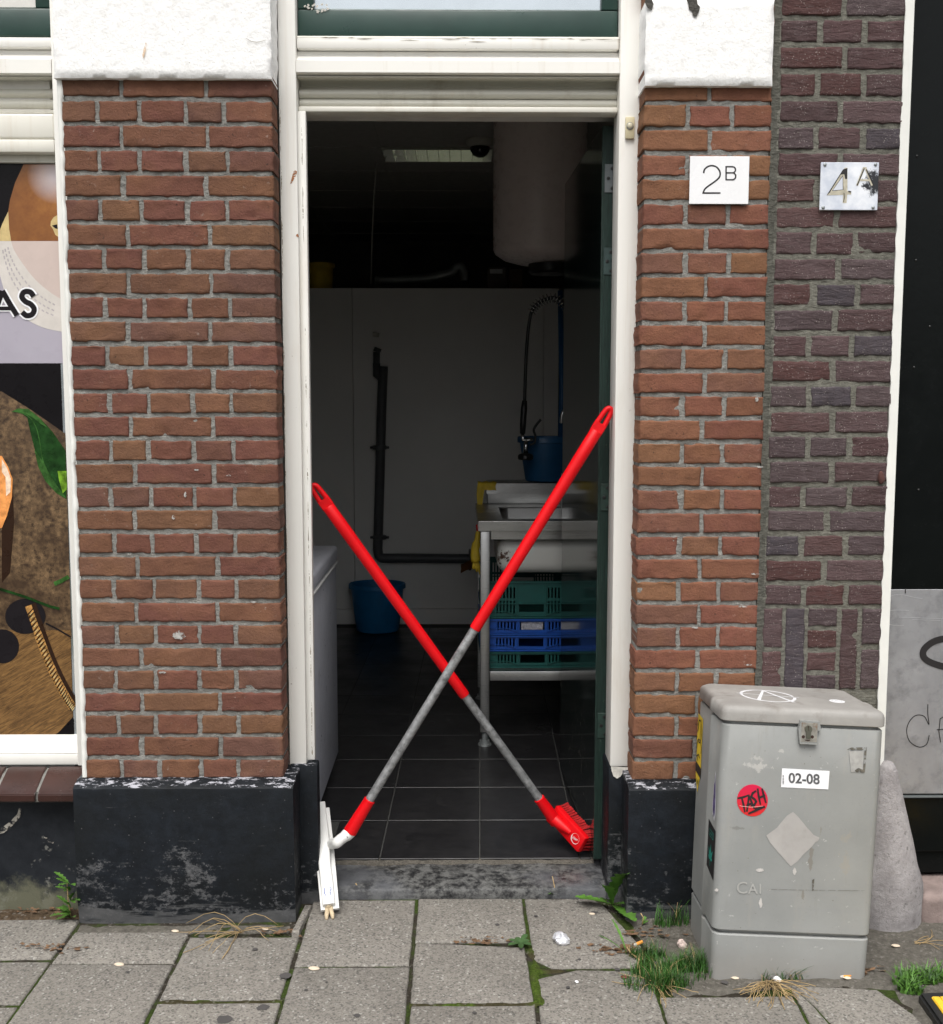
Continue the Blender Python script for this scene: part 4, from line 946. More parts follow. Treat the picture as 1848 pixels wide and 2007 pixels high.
obj('louvre', bm, Mlv, lt)
sc = thing('security_camera', 'small black dome camera on the ceiling in front of the unlit light', 'security camera', (.093, 2.75, 2.693)); c = W(940, 284, Z=2.69)
bm = B(); lathe(bm, [(.07, 0), (.072, -.02), (.062, -.035), (.05, -.037)], (c.x, c.y-.1, 2.6925), 28); obj('base', bm, MAT['shutter'], sc, True, auto=40)
bm = B(); lathe(bm, [(.05, 0), (.047, -.02), (.035, -.038), (.018, -.047), (.0005, -.05)], (c.x, c.y-.1, 2.656), 28); obj('dome', bm, simple('dark_dome', (.01,.01,.011), .1), sc, True)
bm = B(); tube(bm, [W(738, 320, Y=3.3)+Vector((0,0,.3)), W(738, 320, Y=3.3), W(733, 380, Y=3.3), W(729, 470, Y=3.5), W(727, 560, Y=3.7)+Vector((0,0,.01))], .0035, 6); tag(obj('cable', bm, MAT['shutter'], None, True), 'thin pale cable hanging from the ceiling down to the cold room', 'cable')
# waste pipe on the cold room wall
pp = thing('waste_pipe', 'dark grey plastic waste pipe running down and along the white panels', 'pipe', (W(742, 1090, Y=3.66).x, 3.66, .6))
Yp = 3.648; q = lambda x, y: W(x, y, Y=Yp)
bm = B(); tube(bm, smooth2([q(751,718), q(748,800), q(744,950), q(741,1060), q(741,1080), q(744,1091), q(756,1094), q(800,1094), q(928,1095), q(950,1095)], 4), .0285, 18); obj('pipe', bm, MAT['pvc'], pp, True, auto=50)
bm = B(); tube(bm, [q(738,722), q(738,690)], .02, 14); tube(bm, [q(738,690), q(741,682)], .022, 14); tube(bm, [q(748, 742), q(738,735), q(738,712)], .022, 14); obj('elbow', bm, MAT['pvc'], pp, True)
for y in (877, 1053):
    bm = B(); a = q(744, y); lathe(bm, [(.038, -.012), (.041, -.01), (.041, .01), (.038, .012)], a, 22); box(bm, a.x-.056, a.x+.056, a.y-.012, a.y+.012, a.z-.007, a.z+.007, .002); obj('collar', bm, MAT['pvc'], pp, True, auto=40)
bm = B(); tube(bm, [q(736,660), q(737,652)], .02, 14); obj('wall_stub', bm, MAT['shutter'], pp, True)
for x, h in ((921, 40), (929, 34)):
    bm = B(); a = q(x, 1095); box(bm, a.x-.008, a.x+.008, a.y-.05, a.y+.03, a.z-h*.0016, a.z+h*.0014, .004); obj('clamp', bm, MAT['pvc'], pp, True, auto=40)
bm = B(); a = W(915, 1120, Y=3.3)
G = [[bm.verts.new((a.x-.035+.018*i+.006*nz((i, j, 0), .9), a.y+.025*sin(i*1.1+j*.4), a.z-.012+.012*j+(i*.011 if j else i*.008)+.006*nz((i, j, 3), .8))) for i in range(6)] for j in range(5)]
for r0, r1 in zip(G, G[1:]):
    for i in range(5): bm.faces.new((r0[i], r0[i+1], r1[i+1], r1[i]))
bmesh.ops.solidify(bm, geom=bm.faces[:], thickness=.002)
tag(obj('torn_cardboard', bm, MAT['brown'], None, True), 'torn flap of brown cardboard sticking out behind the crates', 'cardboard')
# chest freezer on the left
fz = thing('chest_freezer', 'white chest freezer just inside the doorway on the left', 'freezer', (-.8, .8, FZ))
bm = B(); box(bm, -1.15, -.462, .43, 1.165, FZ+.03, .792, .006, 3); obj('cabinet', bm, MAT['freezer'], fz, True, auto=40)
bm = B(); box(bm, -1.145, -.466, .434, 1.161, .7925, .808); obj('seal', bm, MAT['zinc'], fz)
bm = B(); box(bm, -1.155, -.456, .425, 1.17, .8085, .866, .014, 4); obj('lid', bm, MAT['freezer'], fz, True, auto=40)
bm = B(); box(bm, -1.156, -.453, .423, 1.172, .800, .8075, .003); obj('lid_trim', bm, MAT['wplastic'], fz, True, auto=40)
for x in (-1.1, -.52):
    for y in (.48, 1.11):
        bm = B(); lathe(bm, [(.02, FZ), (.02, FZ+.031)], (x, y, 0), 14); obj('foot', bm, MAT['black'], fz)
# steel sink table
sk = thing('sink_table', 'stainless steel sink table with under shelf beside the open door', 'sink table', (.5, 1.65, FZ))
sx0, sx1, sy0, sy1 = .071, .98, 1.32, 2.06
bm = B(); zt = .939                                                # worktop with a bowl opening
bx0, bx1, by0, by1 = .165, .62, 1.40, 1.86
for q in ((sx0, bx0, sy0, sy1), (bx1, sx1, sy0, sy1), (bx0, bx1, sy0, by0), (bx0, bx1, by1, sy1)):
    bm.faces.new([bm.verts.new(p) for p in ((q[0], q[2], zt), (q[1], q[2], zt), (q[1], q[3], zt), (q[0], q[3], zt))])
bmesh.ops.remove_doubles(bm, verts=bm.verts, dist=1e-5)
box(bm, sx0, sx1, sy0-.002, sy0+.004, .9, zt-.0005, .001); box(bm, sx0-.002, sx0+.004, sy0+.004, sy1, .9, zt-.0005)
obj('worktop', bm, MAT['steel'], sk)
bm = B()
for s, (z, k) in enumerate(zip((.939, .935, .80, .76, .745), (0, .004, .012, .03, .08))): pass
rg = []
for z, k in ((.939, 0), (.934, .004), (.80, .010), (.765, .025), (.75, .06), (.748, .2)):
    k = min(k, .2); pts = []
    for cx_, cy_, a0 in ((bx1-k-.04, by1-k-.04, 0), (bx0+k+.04, by1-k-.04, 90), (bx0+k+.04, by0+k+.04, 180), (bx1-k-.04, by0+k+.04, 270)):
        pts += [(cx_+.04*cos(radians(a0+t*22.5)), cy_+.04*sin(radians(a0+t*22.5)), z) for t in range(5)]
    rg.append([bm.verts.new(p) for p in pts])
for a, b in zip(rg, rg[1:]):
    n = len(a)
    for i in range(n): bm.faces.new((a[i], a[(i+1) % n], b[(i+1) % n], b[i]))
bm.faces.new(rg[-1]); obj('bowl', bm, MAT['steel'], sk, True)
def m_bowl():
    M = MT('rusty_white_enamel', rough=.4); p = W(980, 1090, Y=1.39)
    n = M.new('VectorMath'); n.operation = 'DISTANCE'; M.put(n.inputs[0], M.vec); n.inputs[1].default_value = p
    r = M.math('ADD', M.noise(30, 6, .75), M.rng(n.outputs['Value'], 0, .07, .22, -.05)); c = M.mix(M.rng(r, .62, .66), (.66,.66,.62), (.09,.045,.03))
    M.col(M.mix(M.rng(M.noise(12, 5, .7, M.map((4, 4, .5))), .6, .75, 0, .6), c, (.35,.34,.3))); return M.m
bm = B(); box(bm, .145, .64, 1.385, 1.88, .722, .862, .045, 6); obj('bowl_underside', bm, m_bowl(), sk, True, auto=40)
bm = B(); box(bm, .118, .95, 1.345, 1.36, .864, .899, .002); box(bm, .10, .115, 1.37, 2.03, .864, .899); obj('apron', bm, MAT['steel'], sk)
for x in (.078, .93):
    for y in (1.327, 2.005):
        bm = B(); box(bm, x, x+.037, y, y+.037, FZ+.055, .8985, .003); lg = obj('leg', bm, MAT['steel'], sk, True, auto=40)
        bm = B(); lathe(bm, [(.012, .05), (.012, .02), (.02, .02), (.021, .008), (.026, .006), (.027, 0)], (x+.0185, y+.0185, FZ), 18); obj('foot', bm, MAT['zinc'], lg, True, auto=40)
bm = B(); box(bm, .116, .929, 1.333, 2.04, .307, .345, .003); obj('shelf', bm, MAT['steel'], sk, True, auto=40)
bm = B(); box(bm, .121, .98, 2.0, 2.25, .9395, 1.030, .004); box(bm, .118, .98, 1.996, 2.0, .985, 1.032); obj('upstand', bm, MAT['steel'], sk, True, auto=40)
bm = B(); box(bm, .432, .444, 1.335, 1.80, .940, 1.092, .003); tag(obj('splash_board', bm, MAT['wplastic'], None), 'white board standing upright on the sink table next to the door', 'board')
# spray tap over the sink
tp = thing('spray_tap', 'pre-rinse spray tap with coiled spring hose arching over the sink', 'tap', (.512, 1.95, .94)); Y = 1.95; q = lambda x, y, Y=1.95: W(x, y, Y=Y)
bm = B(); tube(bm, [Vector((W(1124, 900, Y=1.95).x, Y, .94)), q(1124, 800), q(1124, 730)], .007, 12); tube(bm, [q(1124,850), q(1124, 835)], .012, 12); obj('riser', bm, MAT['chrome'], tp, True)
bm = B(); path = smooth2([q(1124,745), q(1124,690), q(1122,650), q(1117,622), q(1108,600), q(1090,585), q(1075,585), q(1058,592), q(1046,603), q(1041,612)], 8)
core = path; tube(bm, core, .008, 8)
tube(bm, smooth2([q(1041,612), q(1036,640), q(1031,700), q(1028,790)], 5), .0075, 10); obj('hose', bm, MAT['black'], tp, True)
bm = B(); hel = []; L = 0; acc = [0]
for a, b in zip(path, path[1:]): L += (b-a).length; acc.append(L)
turns = 30; N = turns*10
for k in range(N+1):
    s = L*(k/N)**.85; i = max(j for j in range(len(acc)) if acc[j] <= s+1e-9); i = min(i, len(path)-2); t = (s-acc[i])/max(1e-6, acc[i+1]-acc[i]); p = path[i].lerp(path[i+1], min(1, t)); tg = (path[i+1]-path[i]).normalized(); u = tg.cross(Vector((0,1,0))).normalized(); v = Vector((0,1,0))
    an = 2*pi*turns*k/N; hel.append(p+(u*cos(an)+v*sin(an))*.0185)
tube(bm, hel, .0026, 6); obj('spring', bm, MAT['chrome'], tp, True)
bm = B(); tube(bm, [q(1028,785), q(1027,800), q(1025,830), q(1024,850)], [.011,.014,.014,.012], 14); obj('grip', bm, MAT['black'], tp, True)
bm = B(); tube(bm, [q(1024,850), q(1025,862), q(1037,862), q(1045,862)], .009, 12); tube(bm, [q(1031,862), q(1030,890)], [.009,.011], 12); obj('valve', bm, MAT['chrome'], tp, True)
bm = B(); a = q(1030,893); lathe(bm, [(.012, .012), (.03, .006), (.034, 0), (.034, -.014), (.03, -.018)], a, 22); obj('spray_head', bm, MAT['black'], tp, True, auto=40)
bm = B(); tube(bm, smooth2([q(1038,872), q(1047,868), q(1049,855), q(1046,843), q(1051,833), q(1060,822)], 4), .0055, 8); obj('lever', bm, MAT['black'], tp, True)
bm = B(); tube(bm, smooth2([q(1125,800), q(1114,801), q(1105,806), q(1101,816), q(1100,830)], 4), .0085, 10); obj('spout', bm, MAT['chrome'], tp, True)
bm = B(); tube(bm, [W(1097, 935, Y=2.16), W(1101, 760, Y=2.2), W(1098, 570, Y=2.26)], .0125, 10); tag(obj('broom_stick', bm, simple('dark_blue_plastic', (.010,.075,.19), .5), None, True), 'blue broom handle standing in the bucket behind the sink', 'broom handle')
bm = B(); a = W(1118, 640, Y=2.5)
G = [[bm.verts.new((a.x-.03+.012*i+.004*nz((i, j, 0), .5), 2.5+.01*sin(i*1.3), a.z-.028*j-(.01*nz((i, j, 4), .6)))) for i in range(6)] for j in range(9)]
for r0, r1 in zip(G, G[1:]):
    for i in range(5): bm.faces.new((r0[i], r0[i+1], r1[i+1], r1[i]))
bmesh.ops.solidify(bm, geom=bm.faces[:], thickness=.003)
tag(obj('hanging_cloth', bm, simple('tan_cloth', (.38,.25,.11), .9), None, True), 'tan cloth hanging on the dark wall behind the spray tap', 'cloth')
# yellow cloth over the upstand corner, yellow glove at the table side
bm = B(); G = []
prof_c = [(2.06, 1.0365), (2.03, 1.037), (2.005, 1.0375), (1.991, 1.035), (1.988, 1.022), (1.987, 1.005), (1.986, .985), (1.985, .96), (1.984, .935)]
for j, (yy, zz) in enumerate(prof_c):
    row = []
    for i in range(9):
        k = 1 if i < 3 else .32; z_ = 1.035-(1.035-zz)*k if zz < 1.035 else zz
        row.append(bm.verts.new((.076+.0105*i+.003*sin(j*.8), yy-.004*sin(i*1.4+j*.6)-.0004*j, z_+.0015*sin(i*2.1))))
    G.append(row)
for r0, r1 in zip(G, G[1:]):
    for i in range(8): bm.faces.new((r0[i], r0[i+1], r1[i+1], r1[i]))
tag(obj('cleaning_cloth', bm, MAT['yellow'], None, True), 'yellow cleaning cloth draped over the corner of the sink upstand', 'cloth')
gl = thing('rubber_glove', 'yellow rubber glove hanging at the left end of the sink table', 'glove', (.055, 1.5, .85)); q = lambda x, y: W(x, y, Y=1.5)
bm = B(); tube(bm, smooth2([q(938,1040), q(935,1060), q(931,1080), q(933,1100)], 3), [.008]+[.012]*3+[.018]*3+[.02]*3, 10)
for dx in (-6, -1, 4): tube(bm, [q(933+dx*.4,1098), q(934+dx,1112), q(936+dx*1.3,1122+dx)], [.007, .0065, .004], 8)
obj('palm', bm, MAT['yellow'], gl, True); bm = B(); tube(bm, [q(937,1028), q(938,1040)], .009, 8); obj('cuff', bm, MAT['red'], gl, True)
# stack of crates on the shelf
def crate(z, h, mat, label, ang):
    t = thing('crate', label, 'crate', (.283, 1.72, z), (0, 0, ang), group='stacked plastic crates'); w2, d2 = .193, .33
    bm = B(); y = -d2
    def wall(fn, L, ends=False):
        # panel made of bars so that the slots and the hand hole are real openings
        zb, zt = .008, h-.006
        hz0, hz1 = (h-.058, h-.024) if h > .1 else (.022, .052)
        hand = .052
        fn(-L, L, zb, zb+.012); fn(-L, L, zt-.008, zt)
        rows_ = [(zb+.012, hz1 if h <= .1 else h-.075)] if h <= .1 else [(.028, .072), (.078, .122)]
        if h <= .1:
            fn(-L, -L+.055, zb+.012, zt-.008); fn(L-.055, L, zb+.012, zt-.008)
            for s in (-1, 1):
                for k in range(6): 
                    a = s*(hand+.006+k*.0135); fn(min(a, a+s*.0065), max(a, a+s*.0065), zb+.012, zt-.008)
            fn(-hand-.004, hand+.004, zb+.012, hz0-.003); fn(-hand-.004, -hand+.003, hz0-.003, zt-.008); fn(hand-.003, hand+.004, hz0-.003, zt-.008)
        else:
            fn(-L, -L+.055, zb+.012, zt-.008); fn(L-.055, L, zb+.012, zt-.008); fn(-L+.055, L-.055, .070, .080); fn(-L+.055, L-.055, .124, zt-.008); fn(-hand-.006, hand+.006, .080, .124); fn(-hand-.004, hand+.004, .02, .026)
            fn(-hand-.004, -hand+.003, .026, .070); fn(hand-.003, hand+.004, .026, .070); fn(-hand+.003, hand-.003, .056, .070)
            for s in (-1, 1):
                for k in range(6):
                    a = s*(hand+.006+k*.0135)
                    fn(min(a, a+s*.0065), max(a, a+s*.0065), .02, .070); fn(min(a, a+s*.0065), max(a, a+s*.0065), .080, .124)
    wall(lambda a, b, c, d: box(bm, a, b, -d2, -d2+.004, c, d), w2); wall(lambda a, b, c, d: box(bm, a, b, d2-.004, d2, c, d), w2)
    wall(lambda a, b, c, d: box(bm, -w2, -w2+.004, a, b, c, d), d2); wall(lambda a, b, c, d: box(bm, w2-.004, w2, a, b, c, d), d2)
    box(bm, -w2+.004, w2-.004, -d2+.004, d2-.004, .004, .008)
    obj('body', bm, mat, t, local=True)
    bm = B(); e = .009
    for zz in ((.001, .007), (h-.007, h-.001)) if h < .1 else ((.001, .007), (.058, .062), (h-.007, h-.001)):
        box(bm, -w2-e, w2+e, -d2-e, -d2, *zz); box(bm, -w2-e, w2+e, d2, d2+e, *zz); box(bm, -w2-e, -w2, -d2, d2, *zz); box(bm, w2, w2+e, -d2, d2, *zz)
    for x in (-w2, -w2+.05, -.058, .055, w2-.053, w2-.003): box(bm, x, x+.003, -d2-e+.002, -d2, .007, h-.007)
    for s in (-1, 1): prism(bm, [(s*.058, .012), (s*.10, .026), (s*.19, .026), (s*.19, .029), (s*.098, .029), (s*.058, .016)], lambda a, b, d: Vector((a, -d2-e+.003+d, b)), e-.003)
    obj('rim', bm, mat, t, local=True)
    return t
zs = .3455
for h, m_, lab, an in ((.0655, 'greencr', 'shallow green crate at the bottom of the stack under the sink', .012), (.0655, 'bluecr', 'lower blue crate, directly on the bottom green one under the sink', -.008), (.0655, 'bluecr', 'upper blue crate with a torn label, just under the deep green one', .006), (.150, 'greencr', 'deep green crate with slotted sides on top of the stack under the sink', -.006)):
    t = crate(zs, h, MAT[m_], lab, an)
    if 'torn label' in lab:
        bm = B(); box(bm, -.043, .043, -.325, -.3235, .012, .05); poly(bm, [(-.04,.02),(-.02,.018),(-.01,.03),(.01,.02),(.035,.018),(.038,.04),(.02,.046),(0,.038),(-.03,.045)], lambda a, b, n: Vector((a, -.3255, b)))
        obj('label_strip', bm, simple('torn_paper', (.4,.4,.45), .8, 0, .6, 80), t, local=True)
    zs += h+.0008
# water heater
wh = thing('water_heater', 'white cylindrical water heater hanging high above the sink', 'water heater', (.355, 2.12, 2.02))
bm = B(); lathe(bm, [(.09, 2.005), (.16, 2.025), (.198, 2.05), (.207, 2.07), (.207, 2.69)], (.355, 2.12, 0), 56); obj('tank', bm, MAT['boiler'], wh, True, auto=50)
bm = B(); lathe(bm, [(.0005, 1.96), (.085, 1.96), (.095, 1.97), (.095, 2.004)], (.40, 2.10, 0), 32); obj('control_cap', bm, MAT['black'], wh, True, auto=40)
bm = B(); tube(bm, [(.5, 2.2, 2.02), (.5, 2.2, 1.7), (.55, 2.3, 1.05)], .009, 8); obj('copper_pipe', bm, simple('copper', (.30,.13,.07), .4, .8), wh, True)
# ================================================================== THE CROSSED SQUEEGEE AND BRUSH
def stick(parent, a, b, cuts, dia, eye=True):
    "pole from a (working end) to b (grip tip); cuts = fractions of sleeve end and grip start"
    a, b = Vector(a), Vector(b); P = lambda t: a.lerp(b, t); d = (b-a).normalized()
    c0, c1 = cuts; Ln = (b-a).length
    bm = B(); tube(bm, [P(0), P(c0*.92), P(c0), P(c0+.001)], [dia*.78, dia*.64, dia*.66, dia*.5], 20); obj('sleeve', bm, MAT['red'], parent, True, auto=50)
    bm = B(); tube(bm, [P(c0-.01), P((c0+c1)/2), P(c1+.005)], dia*.5, 20, False); obj('pole', bm, MAT['alu'], parent, True)
    e = .075/Ln
    bm = B(); tube(bm, [P(c1-.0005), P(c1), P(c1+.006), P(c1+.03), P(.80), P(.88), P(1-e*1.05), P(1-e)], [dia*.5, dia*.60, dia*.63, dia*.62, dia*.66, dia*.70, dia*.69, dia*.60], 22)
    # hanging eye: flat loop
    n = Vector((0,1,0)); n = (n-d*n.dot(d)).normalized(); s = d.cross(n).normalized(); L = .078; c = P(1-e)
    loop = [(0, -.011), (.02, -.0115), (L-.018, -.009), (L-.006, -.006), (L-.002, 0), (L-.006, .006), (L-.018, .009), (.02, .0115), (0, .011)]
    tube(bm, smooth2([c-d*.004+d*p+s*q for p, q in loop], 4), .0072, 12)
    box_f = [(-.006, -.015), (.024, -.0155), (.024, .0155), (-.006, .015)]
    prism(bm, box_f, lambda p, q, k: c+d*p+s*q+n*(k-.009), .018)
    g = obj('grip', bm, MAT['red'], parent, True, auto=50); return g
# squeegee: leans across from the left plinth to the right jamb, in front
sq = thing('squeegee', 'white floor squeegee with red grip and grey pole, leaning to the upper right', 'squeegee', (-.35, .0, .0))
tip = W(1197, 799, Y=.135); low = W(686, 1630, Y=.115)
stick(sq, low, tip, (.077, .486), .0252)
hb = W(645, 1784, Y=-.012); ht = W(631, 1576, Y=.245)
hb = Vector(hb); ht = Vector(ht); ax = (ht-hb).normalized(); Lh = (ht-hb).length
toc = (CAM-hb).normalized(); nn = (toc-ax*toc.dot(ax)).normalized(); ss = nn.cross(ax).normalized()
if ss.x < 0: ss = -ss
HF = lambda a, s, n: hb+ax*a+ss*s+nn*n
def loft(bm, secs):
    rg = []
    for a, s0, s1, n0, n1, r in secs:
        pts = [(s0, n0), (s0, n1-r), (s0+r*.3, n1-r*.3), (s0+r, n1), (s1-r, n1), (s1-r*.3, n1-r*.3), (s1, n1-r), (s1, n0)]
        rg.append([bm.verts.new(HF(a, s, n)) for s, n in pts])
    for a, b in zip(rg, rg[1:]):
        for i in range(8): bm.faces.new((a[i], a[(i+1) % 8], b[(i+1) % 8], b[i]))
    bm.faces.new(rg[0][::-1]); bm.faces.new(rg[-1])
bm = B(); loft(bm, [(.012, -.017, .017, 0, .014, .004), (.07, -.018, .016, 0, .016, .004), (.13, -.021, .013, 0, .019, .005), (.17, -.021, .014, 0, .024, .007), (.20, -.017, .015, 0, .026, .008), (.235, -.014, .014, 0, .023, .006), (.29, -.015, .011, 0, .018, .005), (Lh, -.017, .010, 0, .014, .004)])
bd = obj('head', bm, MAT['wplastic'], sq, True, auto=35)
bm = B(); loft(bm, [(.004, -.0225, .028, -.012, -.002, .002), (.18, -.028, .026, -.012, -.002, .002), (Lh-.012, -.026, .021, -.012, -.002, .002)]); obj('blade_holder', bm, MAT['wplastic'], bd, True, auto=35)
bm = B()
for s in (-.0075, .0075):
    tube(bm, [HF(.03, s*.6, -.004), HF(.0, s*.75, -.004), HF(-.012, s*1.05, -.004), HF(-.024, s*1.15, -.003)], [.006, .0062, .006, .0035], 10)
tube(bm, [HF(.012, -.006, .0), HF(.012, .006, .0)], .006, 10)
obj('foam_blade', bm, MAT['foam'], bd, True)
# neck and elbow
n0 = HF(.585*Lh, .016, .006); n1 = n0+ss*.012; el = W(661, 1651, Y=.085); d_st = (tip-low).normalized()
bm = B(); tube(bm, smooth2([n0, (Vector(n0)+Vector(el))*.5, el, Vector(el)+ (low-Vector(el)).normalized()*.012, low-d_st*.004, low+d_st*.006], 5), [.0150]*9+[.0155]*9+[.0175]*8, 20); nk = obj('neck', bm, MAT['wplastic'], sq, True, auto=60)
bm = B(); p = W(679, 1641, Y=.092); lathe(bm, [(.004, 0), (.004, -.0015), (.0005, -.002)], p, 12, axis='Y'); obj('rivet', bm, MAT['steel'], nk)
bm = B(); a0 = .032
def LG(u, v, n): return HF(.045+u, -.001-v*1.0, .0165+n)
text_into(bm, 'Vikan', .0125, lambda x, y, n: HF(.062-x*.95, .0045+y*.8, .0158), 0, 0, .0001)
ribbon(bm, [(a, b) for a, b in arc(.048, .001, .016, .011, 20, 160, 12)], [.0004+.0022*sin(pi*i/12) for i in range(13)], lambda x, y, n: HF(x, .001-(y-.001), .0158))
obj('logo', bm, simple('blue_print', (.03,.08,.30), .5), bd)
# brush: leans to the upper left, behind
br = thing('deck_brush', 'red deck brush with red grip and grey pole, leaning to the upper left', 'brush', (.39, .27, FZ))
Ab, Db, Bb = Vector(W(1073, 1607, Y=.362)), Vector(W(1131, 1672, Y=.255)), Vector(W(1089, 1578, Y=.345))
Lv = Db-Ab; Wv = Bb-Ab; bn = Lv.cross(Wv).normalized()
if bn.y < 0: bn = -bn
tip2 = Vector(W(612, 950, Y=.172)); low2 = Vector(W(1091, 1604, Y=.335))-bn*.012
stick(br, low2+(low2-tip2).normalized()*.012, tip2, (.075, .395), .0252)
BF = lambda u, v, n: Ab+Lv*u+Wv*v+bn*n
bm = B(); rg = []
for n, k in ((.016, 0), (.006, 0), (.002, .012), (0, .04)):
    rg.append([bm.verts.new(BF(u, v, n)) for u, v in ((k, .06+k), (k, .94-k), (.03+k, 1-k*2), (.97-k, 1-k*2), (1-k, .94-k), (1-k, .06+k), (.97-k, k*2), (.03+k, k*2))])
for a, b in zip(rg, rg[1:]):
    for i in range(8): bm.faces.new((a[i], a[(i+1) % 8], b[(i+1) % 8], b[i]))
bm.faces.new(rg[0][::-1]); bm.faces.new(rg[-1])
hd = obj('head', bm, MAT['red'], br, True, auto=35)
bm = B(); s0 = BF(.08, .52, -.016); s1 = BF(.62, .50, .004)
tube(bm, [low2-(low2-tip2).normalized()*.004, s0.lerp(low2, .3), s0, s0.lerp(s1, .5)-bn*.001, s1], [.0205, .0205, .0195, .017, .009], 20); obj('socket', bm, MAT['red'], hd, True, auto=60)
bm = B()
for i in range(17):
    for j in range(5):
        u = .03+.94*i/16; v = .08+.84*j/4
        if i not in (0, 1, 15, 16) and j not in (0, 4): continue
        p0 = BF(u, v, .015); sp = Vector((nz((i, j, 0), 1.3), nz((i, j, 4), 1.3), nz((i, j, 8), 1.3)))*.004
        tube(bm, [p0, p0+bn*.018+sp*.5+Lv*(u-.5)*.02, p0+bn*.036+sp+Lv*(u-.5)*.05+Wv*(v-.5)*.15], [.0032, .0035, .0042], 6)
obj('bristles', bm, simple('dull_red_bristle', (.42,.012,.014), .7, 0, .2, 60), hd, True, auto=40)
bm = B(); LF = lambda x, y, n: BF(.80+x, .52+y, -.0012-n*.0001)
ribbon(bm, arc(0, 0, .105, .27, 0, 352, 26), [.006+.028*max(0, sin(radians(200)+2*pi*i/26)) for i in range(27)], LF, 0)
text_into(bm, 'Vikan', .115, lambda x, y, n: BF(.795+x*.55-.07, .38+y*1.9+x*.5, -.0013), 0, 0, .001)
obj('logo', bm, simple('white_print', (.75,.7,.7), .5), hd)
# ================================================================== SIGNS AND BELL
def plate(name, p0, p1, Y, d, mat, bev=.0006):
    a, b = W(*p0, Y=Y), W(*p1, Y=Y); bm = B(); box(bm, a.x, b.x, Y, Y+d, b.z, a.z, bev, 1); return bm, a, b
sg = thing('house_number_sign', 'clean white square sign reading 2B on the orange red bricks', 'sign', W(1410, 400, Y=-.008))
bm, a, b = plate('', (1352.5, 306), (1466.5, 400), -.009, .003, None); obj('plate', bm, simple('white_sign_enamel', (.82,.82,.83), .25, 0, .02), sg)
bm = B(); box(bm, a.x+.001, b.x-.001, -.0062, -.0045, b.z-.0008, a.z-.001); obj('backing', bm, MAT['ink'], sg)
F = lambda x, y, n: W(707.2*0+1322.4+x*.22895, 290.9+y*.22895, Y=-.0093-n*.0001)
bm = B(); two = smooth2([(247,212),(255,180),(285,155),(320,148),(360,162),(386,200),(385,240),(360,270),(320,300),(280,328),(255,352),(243,383)], 4)
ribbon(bm, [(p.x, p.y) for p in two], 14, F); ribbon(bm, [(236,382),(391,382)], 14, F, 1)
ribbon(bm, [(439,152),(439,273)], 13, F, 0); ribbon(bm, [(439,157),(495,157)]+arc(495, 183, 25, 26, -90, 90, 8)+[(439,209)], 12, F, 1); ribbon(bm, [(439,209.5),(495,209.5)]+arc(495, 239, 27, 29.5, -90, 90, 8)+[(439,268.5)], 12, F, 2)
obj('lettering', bm, MAT['ink'], sg)
sg = thing('house_number_sign', 'worn silvery sign reading 4A with black smears on the purple bricks', 'sign', W(1664, 412, Y=-.008))
def m_sil():
    M = MT('worn_silver_plate', rough=.4); c = M.mix(M.rng(M.noise(16, 6, .6), .4, .65), (.55,.59,.67), (.80,.82,.86))
    n = M.new('VectorMath'); n.operation = 'DISTANCE'; M.put(n.inputs[0], M.vec); n.inputs[1].default_value = W(1712, 360, Y=-.008)
    d = M.math('ADD', M.rng(M.noise(60, 5, .75), 0, 1, -.05, .05), n.outputs['Value'])
    M.col(M.mix(M.rng(d, .03, .018), c, (.015,.016,.02))); return M.m
bm, a, b = plate('', (1609, 318), (1719.5, 412), -.010, .004, None, .001)
obj('plate', bm, m_sil(), sg)
F = lambda x, y, n: W(1322.4+x*.22895, 290.9+y*.22895, Y=-.0104-n*.0001)
four = [(1300,400),(1455,165),(1478,165),(1478,365),(1510,365),(1510,395),(1476,395),(1470,468),(1437,468),(1440,398),(1302,402)]
dark = [(1300,402),(1440,180),(1478,168),(1476,260),(1460,265),(1450,220),(1420,225),(1325,380)]
bm = B(); poly(bm, four, F, 0); ribbon(bm, [(1560,318),(1618,170),(1634,170),(1690,318)], 19, F, 1); ribbon(bm, [(1588,272),(1668,272)], 16, F, 2)
obj('lettering', bm, simple('tarnished_letter', (.50,.46,.36), .4, .3, .3, 60), sg)
bm = B(); poly(bm, dark, F, 3); ribbon(bm, [(1560,318),(1622,172)], 9, F, 4); ribbon(bm, [(1640,180),(1702,318)], 9, F, 5); ribbon(bm, [(1485,368),(1510,372)], 12, F, 6); ribbon(bm, [(1448,380),(1452,420),(1444,460)], 5, F, 6)
poly(bm, [(1345,365),(1440,228),(1444,355)], F, 2.5); obj('black_paint', bm, MAT['ink'], sg)
bm = B()
poly(bm, [(1352,360),(1437,240),(1438,352)], F, 5.5); obj('letter_counter', bm, simple('silver_counter', (.6,.63,.7), .4), sg)
for x, y in ((1285,140),(1718,138),(1270,506),(1697,506)):
    bm = B(); p = F(x, y, 0); lathe(bm, [(.0042, .0005), (.0042, -.0012), (.002, -.0022), (.0003, -.0024)], p, 14, axis='Y'); obj('screw', bm, MAT['zinc'], sg, True)
bl = thing('doorbell', 'small cream doorbell button on the white door frame', 'doorbell', W(1234, 272, Y=.085))
bm = B(); a, b = W(1226, 229, Y=.083), W(1243, 272, Y=.083); box(bm, a.x, b.x, .081, .0895, b.z, a.z, .002); obj('plate', bm, simple('yellowed_plastic', (.62,.55,.36), .4), bl, True, auto=40)
